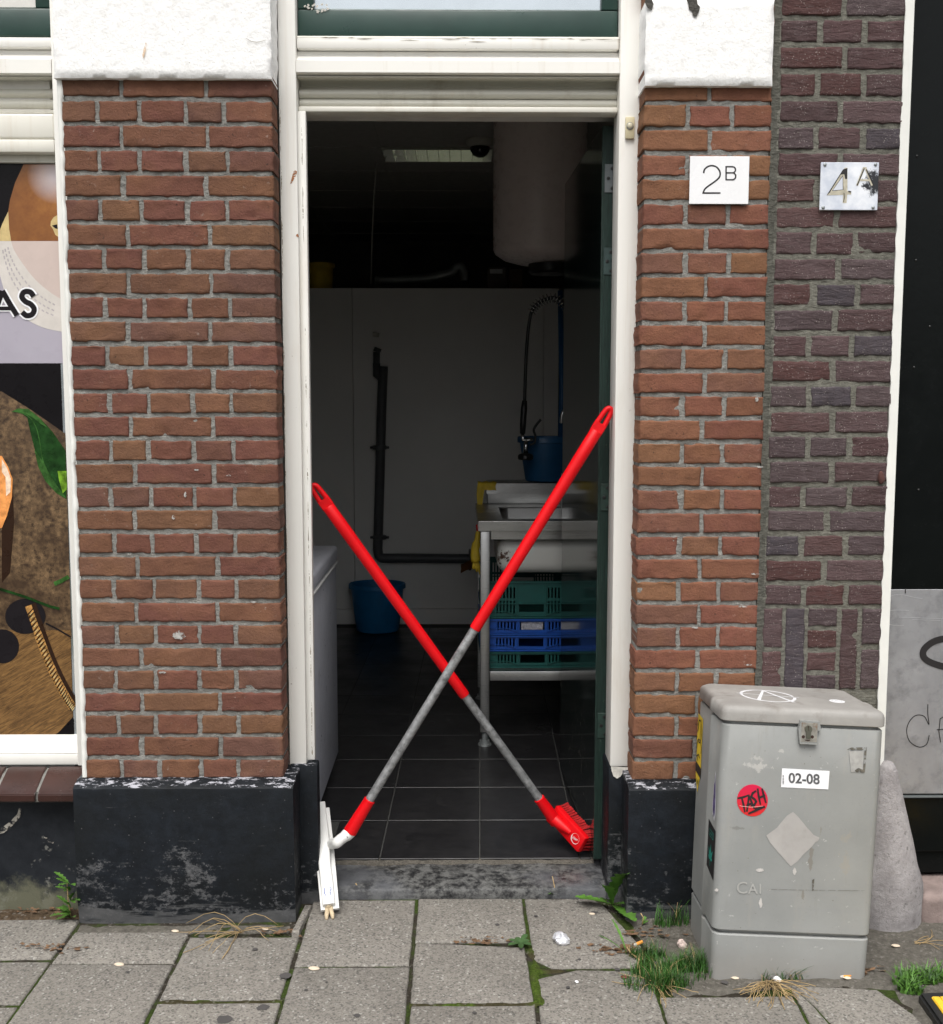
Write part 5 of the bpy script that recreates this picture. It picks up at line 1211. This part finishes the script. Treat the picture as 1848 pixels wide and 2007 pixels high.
bm = B(); p = W(1234.5, 247, Y=.081); lathe(bm, [(.0095, 0), (.0095, -.002), (.0082, -.003), (.008, -.001)], p, 24, axis='Y', caps=False); obj('ring', bm, MAT['zinc'], bl, True)
bm = B(); lathe(bm, [(.0078, 0), (.0078, -.003), (.005, -.005), (.0005, -.0055)], p, 24, axis='Y'); obj('button', bm, simple('cream_button', (.6,.56,.42), .35), bl, True)
# ================================================================== UTILITY CABINET
cb = thing('utility_cabinet', 'weathered grey street utility cabinet covered in stickers in front of the pier', 'cabinet', (.8044, -.2035, -.002), (-.0658, .0462, -.003))
def outline(z, inset=0, back=.1425, front=-.1425, step=.004):
    w2 = .1925+.0046*z/.62-inset; r = .021; f = front+inset; b = back-inset*.5; pts = []
    for cx_, a0 in ((w2-r, 270), (None, None)):
        pass
    pts += [(w2-r+r*cos(radians(a)), f+r+r*sin(radians(a))) for a in (-90, -67, -45, -22, 0)]
    pts += [(w2, -.052), (w2+step, -.046), (w2+step, -.030), (w2-.004, -.022), (w2-.004, b-.02), (w2-.019, b)]
    m = [(-x, y) for x, y in pts][::-1]
    return pts+m
def shell(bm, levels):
    rg = [[bm.verts.new((x, y, z)) for x, y in outline(zz if zz is not None else z, ins)] for z, ins, zz in levels]; n = len(rg[0])
    for a, b in zip(rg, rg[1:]):
        for i in range(n): bm.faces.new((a[i], a[(i+1) % n], b[(i+1) % n], b[i]))
    bm.faces.new(rg[0][::-1]); bm.faces.new(rg[-1])
bm = B(); shell(bm, [(-.06, .002, 0), (.03, .001, None), (.0945, .0, None), (.0975, .0025, None), (.098, .012, None), (.115, .012, None)]); obj('base', bm, MAT['cab'], cb, True, True, auto=35)
bm = B(); shell(bm, [(.1045, .012, None), (.105, .002, None), (.109, -.001, None), (.30, -.0012, None), (.50, -.001, None), (.6095, 0, None), (.6125, .002, None), (.6135, .010, None), (.635, .014, None)]); bdy = obj('door', bm, MAT['cabdoor'], cb, True, True, auto=35)
def lidlevels(bm):
    rg = []
    for z, ins in ((.6205, .010), (.6205, -.001), (.6225, -.0035), (.640, -.0035), (.649, -.002), (.654, .0015), (.6565, .006), (.658, .0125), (.6588, .022)):
        rg.append([bm.verts.new((x, y, z)) for x, y in outline(.62, ins, .1425, -.1425, .004)])
    n = len(rg[0])
    for a, b in zip(rg, rg[1:]):
        for i in range(n): bm.faces.new((a[i], a[(i+1) % n], b[(i+1) % n], b[i]))
    bm.faces.new(rg[0][::-1]); bm.faces.new(rg[-1])
bm = B(); lidlevels(bm); lid = obj('lid', bm, MAT['cablid'], cb, True, True, auto=50)
def CF(px, py, n=0):
    "spot on the front door"
    v = (py-1419-(px-1412)*.031)/(1818-1419); xl = 1412-19*v; xr = 1736-31*v; u = (px-xl)/(xr-xl)
    z = .6115-v*(.6115-.1045); w2 = .1925+.0046*z/.62
    return Vector((-w2+2*w2*u, -.1440-n, z))
R4 = lambda x, y: (1322.4+x*.23258, 1309.2+y*.23258)             # close-up survey of the upper half
FC = lambda x, y, n=0: CF(*R4(x, y), n)
# lock
bm = B(); pts = [(1030,625),(1030,500),(1042,428),(1200,428),(1214,500),(1180,500),(1180,620)]
prism(bm, [(1022,500),(1040,425),(1205,432),(1216,505),(1184,505),(1184,622),(1034,616)], lambda a, b, d: FC(a, b, d), .011)
lk = obj('lock', bm, MAT['cab'], bdy, local='keep')
bm = B(); prism(bm, [(1049,440),(1184,444),(1178,600),(1042,596)], lambda a, b, d: FC(a, b, .0110+d), .0007); obj('lock_plate', bm, simple('rust_tinged_steel', (.42,.40,.36), .4, .6, .25, 60, dirt=(.22,.10,.04), dscale=50, dth=(.52,.7)), lk, local='keep')
bm = B(); kh = [tuple(p) for p in arc(1104, 492, 31, 31, 130, 410, 14)]+[(1124,520),(1122,570),(1084,568),(1086,520)]
prism(bm, kh, lambda a, b, d: FC(a, b, .0117+d), .004); obj('cylinder', bm, simple('dull_brass', (.16,.16,.13), .4, .7), lk, local='keep')
bm = B(); poly(bm, [(1098,465),(1106,468),(1102,485),(1108,505),(1104,506),(1098,485)], lambda a, b, n: FC(a, b, .0160)); poly(bm, [(1072,580),(1122,584),(1112,592),(1082,590)], lambda a, b, n: FC(a, b, .0119))
for x in (1062, 1139): poly(bm, arc(x, 556, 14, 14, 0, 340, 10), lambda a, b, n: FC(a, b, .0120))
obj('keyhole', bm, simple('rust_black', (.03,.012,.008), .8), lk, local='keep')
# stickers and marks on the front
bm = B(); ST = lambda x, y, n: FC(x, y, .0009+n*.0002)
prism(bm, [(892,828),(1299,846),(1287,998),(882,984)], lambda a, b, d: FC(a, b, d), .0008); bm.faces.ensure_lookup_table()
def numF(x, y, n): return FC(945+x, 945-y+x*.035, .0013)
text_into(bm, '02-08', 116, numF, 0, 1, 2.8); text_into(bm, '1868-02-04', 20, lambda x, y, n: FC(907-y+x*.0, 962-x*.85, .0013), 0, 1, .2)
sk1 = obj('sticker', bm, [MAT['paper'], simple('faded_print', (.085,.085,.09), .7, 0, .6, 120)], cb, local='keep'); sk1['label'] = 'white rectangular sticker printed 02-08'
bm = B(); prism(bm, arc(637, 1096, 132, 132, 0, 350, 40), lambda a, b, d: FC(a, b, d), .0008)
for k, pts in enumerate(([(508,1080),(560,1070),(612,1050)], [(545,1075),(560,1130),(572,1195)], [(588,1190),(600,1120),(604,1055)], [(604,1055),(630,1110),(652,1165)], [(585,1140),(640,1115)], [(668,1015),(638,1035),(625,1065),(655,1085),(668,1105),(650,1135),(622,1140)], [(680,995),(690,1060),(705,1130)], [(718,995),(735,1060),(752,1115)], [(688,1075),(745,1050)], [(600,1205),(660,1180),(742,1145)], [(655,1165),(742,1145)])):
    ribbon(bm, pts, [15]+[19]*(len(pts)-2)+[12] if len(pts) > 2 else 17, lambda a, b, n: FC(a, b, .0010+n), .00012*(k+1), 1)
ribbon(bm, [(525,1140),(620,1150),(725,1140)], 3, lambda a, b, n: FC(a, b, .0028), 0, 2)
def m_tash():
    M = MT('red_pink_sticker', rough=.4); M.col(M.mix(M.rng(M.axis(2), .385, .475), (.62,.022,.016), (.60,.008,.065))); return M.m
s = obj('sticker', bm, [m_tash(), MAT['ink'], simple('pale_scratch', (.8,.5,.45), .5)], cb, local='keep'); s['label'] = 'round red sticker with black hand lettering TASH'
lowF = lambda x, y, n=0: CF(1256.5+x*.3573, 1289.3+y*.3575, n)
bm = B(); dm = [(825,828),(850,850),(885,890),(905,915),(925,935),(940,952),(972,965),(965,985),(950,990),(930,1015),(880,1060),(850,1095),(812,1122),(790,1100),(740,1045),(700,1000),(676,958),(700,940),(735,915),(760,885),(790,850)]
poly(bm, dm, lambda a, b, n: lowF(a, b, .0007)); s = obj('sticker_residue', bm, simple('pale_diamond_residue', (.36,.345,.33), .75, 0, .08, 20, dirt=(.27,.26,.245), dscale=10, dth=(.5,.7)), cb, local='keep')
gm_ = simple('pale_glue', (.46,.44,.42), .8, 0, .2, 60)
for cx_, cy_, rx, ry in ((640,1145,22,10),(400,1255,10,8),(645,1325,9,26),(832,1150,9,20)):
    pts = [(cx_+rx*cos(t*2*pi/26)*(1+.45*nz((t*.6, cx_, 0), 1.3)), cy_+ry*sin(t*2*pi/26)*(1+.45*nz((t*.6, cx_, 9), 1.3))) for t in range(26)]
    bm = B(); poly(bm, pts, lambda a, b, n: lowF(a, b, .0006+cx_*.0000002)); obj('glue_residue', bm, gm_, cb, local='keep')
stn = ragged(simple('brown_stain', (.12,.11,.09), .9, 0, .4, 60), 90, .38, .52)
for k, pts in enumerate(([(1125,490),(1150,478),(1210,476),(1240,474),(1238,486),(1218,490),(1160,492)], [(1226,488),(1238,486),(1232,560),(1228,608),(1215,612),(1220,560)], [(1170,600),(1190,586),(1215,596),(1226,612),(1200,612),(1180,612)], [(930,1195),(942,1188),(938,1250),(930,1255)])):
    bm = B(); poly(bm, pts, lambda a, b, n: lowF(a, b, .0012+k*.0001)); obj('stain', bm, stn, cb, local='keep')
for k, (pts, wd_) in enumerate((([(690,1248),(750,1248),(860,1250),(1220,1250)], 1.6),)):
    bm = B(); ribbon(bm, pts, wd_, lambda a, b, n: lowF(a, b, .0012+k*.0001)); obj('stain', bm, stn, cb, local='keep')
bm = B(); box_p = [(1140,498),(1220,496),(1214,600),(1150,612)]; prism(bm, box_p, lambda a, b, d: lowF(a, b, d), .0009)
obj('filled_hole', bm, simple('grey_filler', (.36,.355,.34), .8, 0, .2, 60, .5, 80), cb, local='keep')
bm = B()
for ch, x in (('C', 508), ('A', 575), ('I', 632)): text_into(bm, ch, 92 if ch == 'C' else 78, lambda a, b, n: lowF(x+a, 1272-b, .0014), 0, 0, .3)
obj('raised_letters', bm, simple('raised_grey_letter', (.33,.33,.315), .5), cb, local='keep')
# stickers on the left side: local side plane
def CS(y, z, n=0, _d=[0]):
    y = y+_d[0]
    w2 = .1925+.0046*z/.62; s = -.004 if y > -.022 else (.004 if y > -.05 else 0); return Vector((-w2-s-n-.0022, y, z))
CS.__defaults__[1][0] = .042
bm = B(); outer = [(.035,.575),(.09,.578),(.094,.50),(.088,.46),(.09,.41),(.06,.372),(.05,.40),(.032,.43),(.034,.50)]
poly(bm, outer, lambda a, b, n: CS(a, b)); poly(bm, [(.030,.444),(.094,.450),(.093,.424),(.031,.417)], lambda a, b, n: CS(a, b, .0006), 0, 1)
for k, pts in enumerate((arc(.064, .535, .022, .03, 20, 300, 12), arc(.062, .49, .026, .024, -20, 200, 10), [(.05,.57),(.055,.52)], [(.078,.575),(.075,.545),(.085,.53)], [(.045,.468),(.062,.474),(.08,.466),(.066,.456)], [(.05,.41),(.06,.395),(.07,.41)])): ribbon(bm, pts, .0035, lambda a, b, n: CS(a, b, .0008+k*.0002), 0, 1)
s = obj('sticker', bm, [simple('yellow_sticker', (.72,.52,.03), .5), MAT['ink']], cb, local='keep'); s['label'] = 'tall yellow sticker with black scribbles and a black band'
CS.__defaults__[1][0] = -.028
bm = B(); gh = [(-.075,.488),(-.070,.470),(-.064,.455),(-.062,.43),(-.058,.405),(-.058,.385),(-.064,.372),(-.068,.378),(-.074,.362),(-.08,.376),(-.085,.364),(-.092,.382),(-.092,.40),(-.09,.43),(-.085,.455),(-.079,.472)]
cxg, cyg = -.075, .42
poly(bm, gh, lambda a, b, n: CS(a, b)); poly(bm, [(cxg+(a-cxg)*.72, cyg+(b-cyg)*.86) for a, b in gh], lambda a, b, n: CS(a, b, .0006), 0, 1)
s = obj('sticker', bm, [MAT['paper'], simple('purple_print', (.11,.09,.20), .5, 0, .9, 70)], cb, local='keep'); s['label'] = 'narrow die cut sticker, purple with a white border'
CS.__defaults__[1][0] = -.036
bm = B(); poly(bm, [(-.092,.345),(-.018,.352),(-.018,.235),(-.092,.222)], lambda a, b, n: CS(a, b))
lfp = []
for a_, l in ((0, .042), (38, .036), (75, .022), (-38, .036), (-75, .022)):
    d = (sin(radians(a_)), cos(radians(a_))); nr = (d[1], -d[0]); o = (-.055, .262)
    poly(bm, [o, (o[0]+d[0]*l*.45+nr[0]*.0055, o[1]+d[1]*l*.45+nr[1]*.0055), (o[0]+d[0]*l, o[1]+d[1]*l), (o[0]+d[0]*l*.45-nr[0]*.0055, o[1]+d[1]*l*.45-nr[1]*.0055)], lambda a, b, n: CS(a, b, .0006+.0001*abs(a_)/38), 0, 1)
ribbon(bm, [(-.055,.262),(-.055,.245)], .0025, lambda a, b, n: CS(a, b, .0009), 0, 1)
text_into(bm, 'SEED', .026, lambda x, y, n: CS(-.026-x*.9, .315+y), 0, 1, .0004)
for v in bm.verts: pass
s = obj('sticker', bm, [MAT['ink'], simple('teal_print', (.02,.25,.20), .5)], cb, local='keep'); s['label'] = 'black sticker with a teal leaf and lettering'
# marks on the lid
bm = B(); LT = lambda a, b, n: Vector((a, b, .6590+n))
ribbon(bm, arc(-.052, -.004, .066, .072, 4, 352, 30), [.0055+.003*abs(sin(k*.4)) for k in range(31)], LT, .0002, 0, False); ribbon(bm, [(-.090,-.060),(-.046,.062),(-.006,-.074)], .0095, LT, .0005); ribbon(bm, [(-.128,.012),(.026,-.012)], .004, LT, .0008)
s = obj('graffiti', bm, simple('white_paint_pen', (.72,.72,.74), .6, 0, .15, 60), lid, local='keep')
bm = B(); prism(bm, arc(.115, -.035, .019, .019, 0, 345, 22), lambda a, b, d: LT(a, b, d), .0006)
ribbon(bm, arc(.115, -.035, .013, .013, 0, 330, 16), .0015, LT, .0008, 1); ribbon(bm, [(.108,-.038),(.115,-.03),(.122,-.038)], .0014, LT, .0009, 1)
s = obj('sticker', bm, [MAT['paper'], simple('grey_print', (.3,.3,.31), .6)], cb, local='keep'); s['label'] = 'small round white sticker on the lid'
# guard stone
gs = thing('guard_stone', 'rough grey conical concrete guard stone between the cabinet and the black door', 'guard stone', (1.165, -.02, 0))
bm = B(); lathe(bm, [(.098, -.05), (.101, .02), (.101, .10), (.095, .125), (.063, .26), (.034, .378), (.022, .415), (.012, .431), (.0005, .435)], (1.158, -.012, 0), 40)
bmesh.ops.subdivide_edges(bm, edges=[e for e in bm.edges if e.calc_length() > .04], cuts=3, use_grid_fill=True)
for v in bm.verts: v.co += Vector((nz(v.co, 18), nz(v.co, 18, 5), nz(v.co, 18, 9)))*.0035+Vector((nz(v.co, 70), nz(v.co, 70, 5), 0))*.0012
obj('stone', bm, MAT['conc'], gs, True)
# yellow ramp in the corner
rp_ = thing('cable_ramp', 'black rubber ramp with a ribbed yellow top at the lower right corner', 'ramp', (1.3, -.65, 0))
bm = B(); c0 = W(1799, 1944, Z=.02); prism(bm, [(c0.x, c0.y), (c0.x+.5, c0.y+.02), (c0.x+.5, c0.y-.5), (c0.x-.02, c0.y-.5)], lambda a, b, d: Vector((a, b, -.01+d)), .03); bmesh.ops.bevel(bm, geom=bm.edges[:], offset=.006, segments=2, affect='EDGES'); obj('base', bm, MAT['black'], rp_, True, auto=40)
bm = B(); y0 = c0.y-.028
for k in range(26): prism(bm, [(c0.x+.022+k*.018, y0), (c0.x+.0375+k*.018, y0), (c0.x+.0345+k*.018-.012, y0-.42), (c0.x+.019+k*.018-.012, y0-.42)], lambda a, b, d: Vector((a, b, .0205+d)), .004)
prism(bm, [(c0.x+.02, y0), (c0.x+.48, y0), (c0.x+.48, y0-.42), (c0.x+.006, y0-.42)], lambda a, b, d: Vector((a, b, .0202+d)), .0022)
obj('tread', bm, simple('yellow_paint', (.78,.50,.03), .6, 0, .15, 30, dirt=(.5,.33,.04), dscale=24), rp_)
# ================================================================== PLANTS AND LITTER
def blade(bm, p, h, ang, lean, wd=.0022, mi=0, segs=4):
    p = Vector(p); d = Vector((cos(ang), sin(ang), 0)); s = Vector((-d.y, d.x, 0)); prev = None
    for k in range(segs+1):
        t = k/segs; q = p+d*(lean*t*t)+Vector((0, 0, h*(t-.25*t*t*min(1.2, lean/h)))); wv = s*wd*(1-t*.92)
        cur = (bm.verts.new(q-wv), bm.verts.new(q+wv))
        if prev: bm.faces.new((prev[0], prev[1], cur[1], cur[0])).material_index = mi
        prev = cur
def tuft(name, label, cat, spots, n, hmin, hmax, mats, wd=.0018, kind=None, lean=(.01, .05), yel=.12):
    bm = B()
    for k in range(n):
        x, y, rx, ry = random.choice(spots); a = random.uniform(0, 2*pi); r = random.random()**.6
        h = random.uniform(hmin, hmax)*(1.1-.45*r)
        blade(bm, (x+rx*r*cos(a), y+ry*r*sin(a), -.002), h, random.uniform(0, 2*pi), random.uniform(*lean)*h/hmax, wd*random.uniform(.7, 1.3), 1 if random.random() < yel*.45 else 0)
    return tag(obj(name, bm, mats, None, True, local='keep'), label, cat, kind=kind)
GM = [MAT['grass'], MAT['straw']]
def g(x, y): p = W(x, y, Z=0); return p.x, p.y
a = g(1290,1905); b = g(1355,1895); c = g(1270,1875); d = g(1305,1930)
tuft('grass', 'thick green grass growing at the left foot of the grey cabinet', 'grass', [(a[0], a[1], .07, .03), (b[0], b[1], .06, .035), (b[0]+.01, b[1], .05, .03), (c[0], c[1], .05, .025), (d[0], d[1], .05, .02), (a[0]+.03, a[1]-.01, .11, .045), (d[0]-.02, d[1]-.005, .09, .035)], 2100, .015, .062, GM, .0012, 'stuff', (.012, .055))
a = g(1300,1810); b = g(1330,1805)
tuft('grass', 'sparse grass against the plinth behind the grey cabinet', 'grass', [(a[0], a[1]-.01, .03, .015), (b[0], b[1]-.01, .025, .02)], 120, .03, .09, GM, .0014, 'stuff', (.02, .06))
a = g(1460,1915); b = g(1520,1920)
tuft('grass', 'dry straw and thin grass at the front foot of the cabinet', 'grass', [(a[0], a[1]+.01, .03, .012), (b[0], b[1]+.008, .05, .015), (g(1560,1925)[0], g(1560,1925)[1]+.02, .03, .01)], 150, .02, .05, GM, .0013, 'stuff', (.01, .05), .45)
a = g(1830,1930); b = g(1800,1950)
tuft('grass', 'leafy green weeds beside the yellow ramp', 'grass', [(a[0], a[1]+.035, .08, .03), (a[0]-.04, a[1]+.01, .06, .02), (b[0]-.01, b[1]+.02, .03, .02)], 420, .015, .05, [MAT['leaf'], MAT['leaf2']], .0035, 'stuff', (.01, .05), .5)
def straws(name, label, c, n, L, spread, h, cat='dry grass', seed=1):
    rr = random.Random(seed); bm = B()
    for k in range(n):
        a = rr.uniform(*spread); l = L*rr.uniform(.5, 1.1); d = Vector((cos(a), sin(a), 0)); p = Vector((c[0]+rr.uniform(-.015, .015), c[1]+rr.uniform(-.008, .008), .001)); hh = h*rr.uniform(.05, 1)**1.5; bend = rr.uniform(-.05, .05); sd = Vector((-d.y, d.x, 0))
        tube(bm, [p+d*(l*t)+sd*(bend*t*t)+Vector((rr.uniform(-.002, .002), rr.uniform(-.002, .002), hh*sin(pi*min(1, t*1.02))*(1-.3*t)+.0012)) for t in (0, .15, .3, .5, .7, .85, 1)], .0008, 4)
    return tag(obj(name, bm, MAT['straw'], None, True), label, cat)
straws('dry_grass', 'bleached dry grass tuft drooping in front of the left plinth', g(470,1828), 17, .15, (2.2, 6.9), .055, seed=14)
straws('dry_grass', 'matted yellow straw spread in front of the cabinet', (g(1510,1935)[0], g(1510,1935)[1]+.015), 46, .10, (3.3, 6.1), .02, seed=5)
straws('dry_grass', 'few dry stalks lying right of the guard stone', g(1800,1850), 7, .09, (-.4, 1.2), .01, seed=8)
straws('dry_grass', 'dry stalks lying on the slab left of the green grass', (g(1290,1930)[0], g(1290,1930)[1]), 14, .11, (2.8, 6.4), .012, seed=9)
def leaf(bm, base, ang, L, wd, lift, jag=0, n=16, droop=.3, mi=0):
    base = Vector(base); d = Vector((cos(ang), sin(ang), 0)); s = Vector((-d.y, d.x, 0)); prev = None
    for k in range(n+1):
        t = k/n; prof = (sin(pi*min(1, t*.92+.06))**.8)*(.35+.75*t)
        j = 1-jag*((k % 3)/2) if jag else 1
        q = base+d*(L*t*cos(lift*(1-droop*t)))+Vector((0, 0, L*t*sin(lift)*(1-droop*t)))
        wv = wd*prof*j; zc_ = Vector((0, 0, wv*.35))
        cur = (bm.verts.new(q-s*wv+zc_+d*(wv*.3*(k % 3 == 2))), bm.verts.new(q), bm.verts.new(q+s*wv+zc_))
        if prev:
            for i in (0, 1): bm.faces.new((prev[i], prev[i+1], cur[i+1], cur[i])).material_index = mi
        prev = cur
def weed(name, label, base, leaves, mat, jag=0, stem=None):
    t = thing(name, label, 'weed', base)
    for lv in leaves:
        bm = B(); leaf(bm, (base[0], base[1], base[2]+(lv[4] if len(lv) > 4 else 0)), *lv[:4], jag=jag); obj('leaf', bm, mat, t, True, local=False)
    if stem:
        bm = B(); tube(bm, [Vector(base)+Vector(s) for s in stem], .0015, 6); obj('stem', bm, MAT['straw'], t, True)
    return t
p = (.424, .046, .004)
weed('dandelion', 'large jagged dandelion growing in the corner right of the threshold', p, [(-1.35, .20, .034, 1.38), (-2.0, .13, .026, 1.3), (3.05, .105, .022, .25), (3.35, .10, .018, .4), (-1.25, .140, .030, .16), (-1.0, .10, .026, .5), (-2.2, .08, .020, .8)], MAT['leaf'], .4)
p = W(1020, 1850, Z=.002); p = (p.x, p.y, .004)
weed('rosette_weed', 'small round leaved weed in the joint left of the foil ball', p, [(k*.9+.2, random.uniform(.022, .042), .010, .25) for k in range(7)], MAT['leaf2'])
p = W(140, 1775, Z=0); p = (-1.062, -.012, .0)
weed('groundsel', 'bushy green weed in the corner at the left end of the black plinth', p, [(random.uniform(2.0, 5.6), random.uniform(.035, .06), .011, random.uniform(.2, 1.2), random.choice((0, .012, .03, .05, .075, .095))) for k in range(26)], MAT['leaf'], .5, [(0,0,0), (-.004,-.006,.05), (-.006,-.004,.10)])
for x, y, lab in ((700,1752,'tiny green weed at the left of the threshold, near the squeegee'), (1085,1755,'tiny weed with a dry stalk at the right of the threshold'), (1258,1842-30,'single upright seedling at the foot of the right plinth')):
    p = W(x, y, Z=0); p = (p.x, p.y-.004, .002)
    weed('seedling', lab, p, [(random.uniform(0, 6.2), random.uniform(.016, .03), .006, random.uniform(.4, 1.2)) for k in range(6 if y < 1790 else 3)], MAT['leaf'], .3, [(0,0,0), (.003,0,.02), (-.004,.004,.055 if x == 1085 else .03)])
p = W(1228, 1872, Z=0); p = (p.x, p.y, .002)
weed('sprout', 'tall thin two armed sprout at the edge of the soil near the door', p, [(2.0, .10, .006, 1.1), (2.9, .085, .004, .8)], MAT['leaf'], .3, [(.03,-.03,0), (.01,-.01,.008), (0,0,.02)])
for x, y, n, lab in ((110,1860,26,'dry brown plant bits in the joint left of the plinth slabs'), (545,1830,22,'brown leaf litter at the right end of the left plinth'), (950,1845,30,'brown debris in the joint in front of the door'), (1215,1862,60,'crumbled brown leaves at the edge of the soil'), (1265,1830,26,'brown scraps beside the orange cigarette butt'), (60,1786,40,'brown litter along the foot of the low black wall'), (1690,1905,18,'rusty brown leaf pieces at the right foot of the cabinet')):
    c = W(x, y, Z=0); bm = B()
    for k in range(n):
        q = Vector((c.x+random.gauss(0, .035 if x != 60 else .07), c.y+random.gauss(0, .012), random.uniform(.001, .008))); r = random.uniform(.003, .009); a0 = random.uniform(0, 6)
        bm.faces.new([bm.verts.new(q+Vector((r*cos(a0+t*1.26)*(1+.5*random.random()), r*sin(a0+t*1.26)*.6, random.uniform(-.003, .003)))) for t in range(5)])
    tag(obj('leaf_litter', bm, MAT['litter'], None), lab, 'leaf litter', kind='stuff')
def lump(name, label, cat, x, y, r, mat, sq=(1,1,1), z=0, rough=.35, flat=True):
    c = W(x, y, Z=z); bm = B(); bmesh.ops.create_icosphere(bm, subdivisions=3, radius=r)
    for v in bm.verts:
        k = 1+rough*nz(v.co, .9/r)+rough*.5*nz(v.co, 2.6/r, 4); v.co = Vector((v.co.x*sq[0], v.co.y*sq[1], v.co.z*sq[2]))*k+Vector((c.x, c.y, z+r*sq[2]*.8))
    return tag(obj(name, bm, mat, None, not flat), label, cat)
lump('foil_ball', 'crumpled ball of silver foil on the slab before the door', 'litter', 1099, 1848, .021, MAT['foil'], (1, .9, .75), .001, .5)
lump('paper_scrap', 'crumpled pinkish white paper scrap beside the cabinet foot', 'litter', 1336, 1858, .012, simple('pinkish_paper', (.62,.5,.45), .8), (1, .6, 1.1), 0, .5)
lump('paper_scrap', 'tiny white paper scrap lying below the foil ball', 'litter', 1130, 1925, .0045, MAT['paper'], (1, 1, .5), .001, .5)
lump('paper_scrap', 'white fluff in the straw at the front of the cabinet', 'litter', 1523, 1926-2, .008, MAT['paper'], (1.2, .9, .9), 0, .5)
lump('red_scrap', 'dark red flat scrap on the slab near the grass', 'litter', 1224, 1916, .010, simple('dark_red', (.13,.022,.018), .6), (1, .6, .25), .001, .2)
for x, y, r, lab in ((343,1826,.007,'white pebble at the front of the left plinth'), (520,1822,.006,'pale orange chip near the dry grass tuft'), (233,1892,.009,'flat cream shell left of the mossy joint'), (615,1900,.010,'white shell piece on the slab left of the squeegee'), (1660,1918,.007,'cream pebble on the cracked slab before the cabinet'), (1755,1855,.008,'cream pebble right of the guard stone'), (1160,1792,.006,'tan crumb on the slab right of the foil ball'), (1440,1918,.007,'pale stone chip left of the straw')):
    lump('pebble', lab, 'pebble', x, y, r, simple('cream_pebble', (.62,.52,.40), .8), (1.4, .7, .4), .0005, .3)
for x, y, ang, lab in ((1253,1848,.5,'orange filtered cigarette butt on the soil by the door'), (1660,1912,.1,'white and orange cigarette butt at the right foot of the cabinet')):
    t = thing('cigarette_butt', lab, 'cigarette butt', W(x, y, Z=0)); c = W(x, y, Z=.005); d = Vector((cos(ang), sin(ang), .12)); bm = B()
    tube(bm, [c-d*.010, c+d*.009], .0042, 12); obj('filter', bm, simple('orange_filter', (.75,.30,.05), .8), t, True, auto=50); bm = B(); tube(bm, [c-d*.010, c-d*.016, c-d*.018], [.0041,.0042,.003], 12); obj('paper_end', bm, simple('sooty_paper', (.5,.47,.42), .9), t, True)
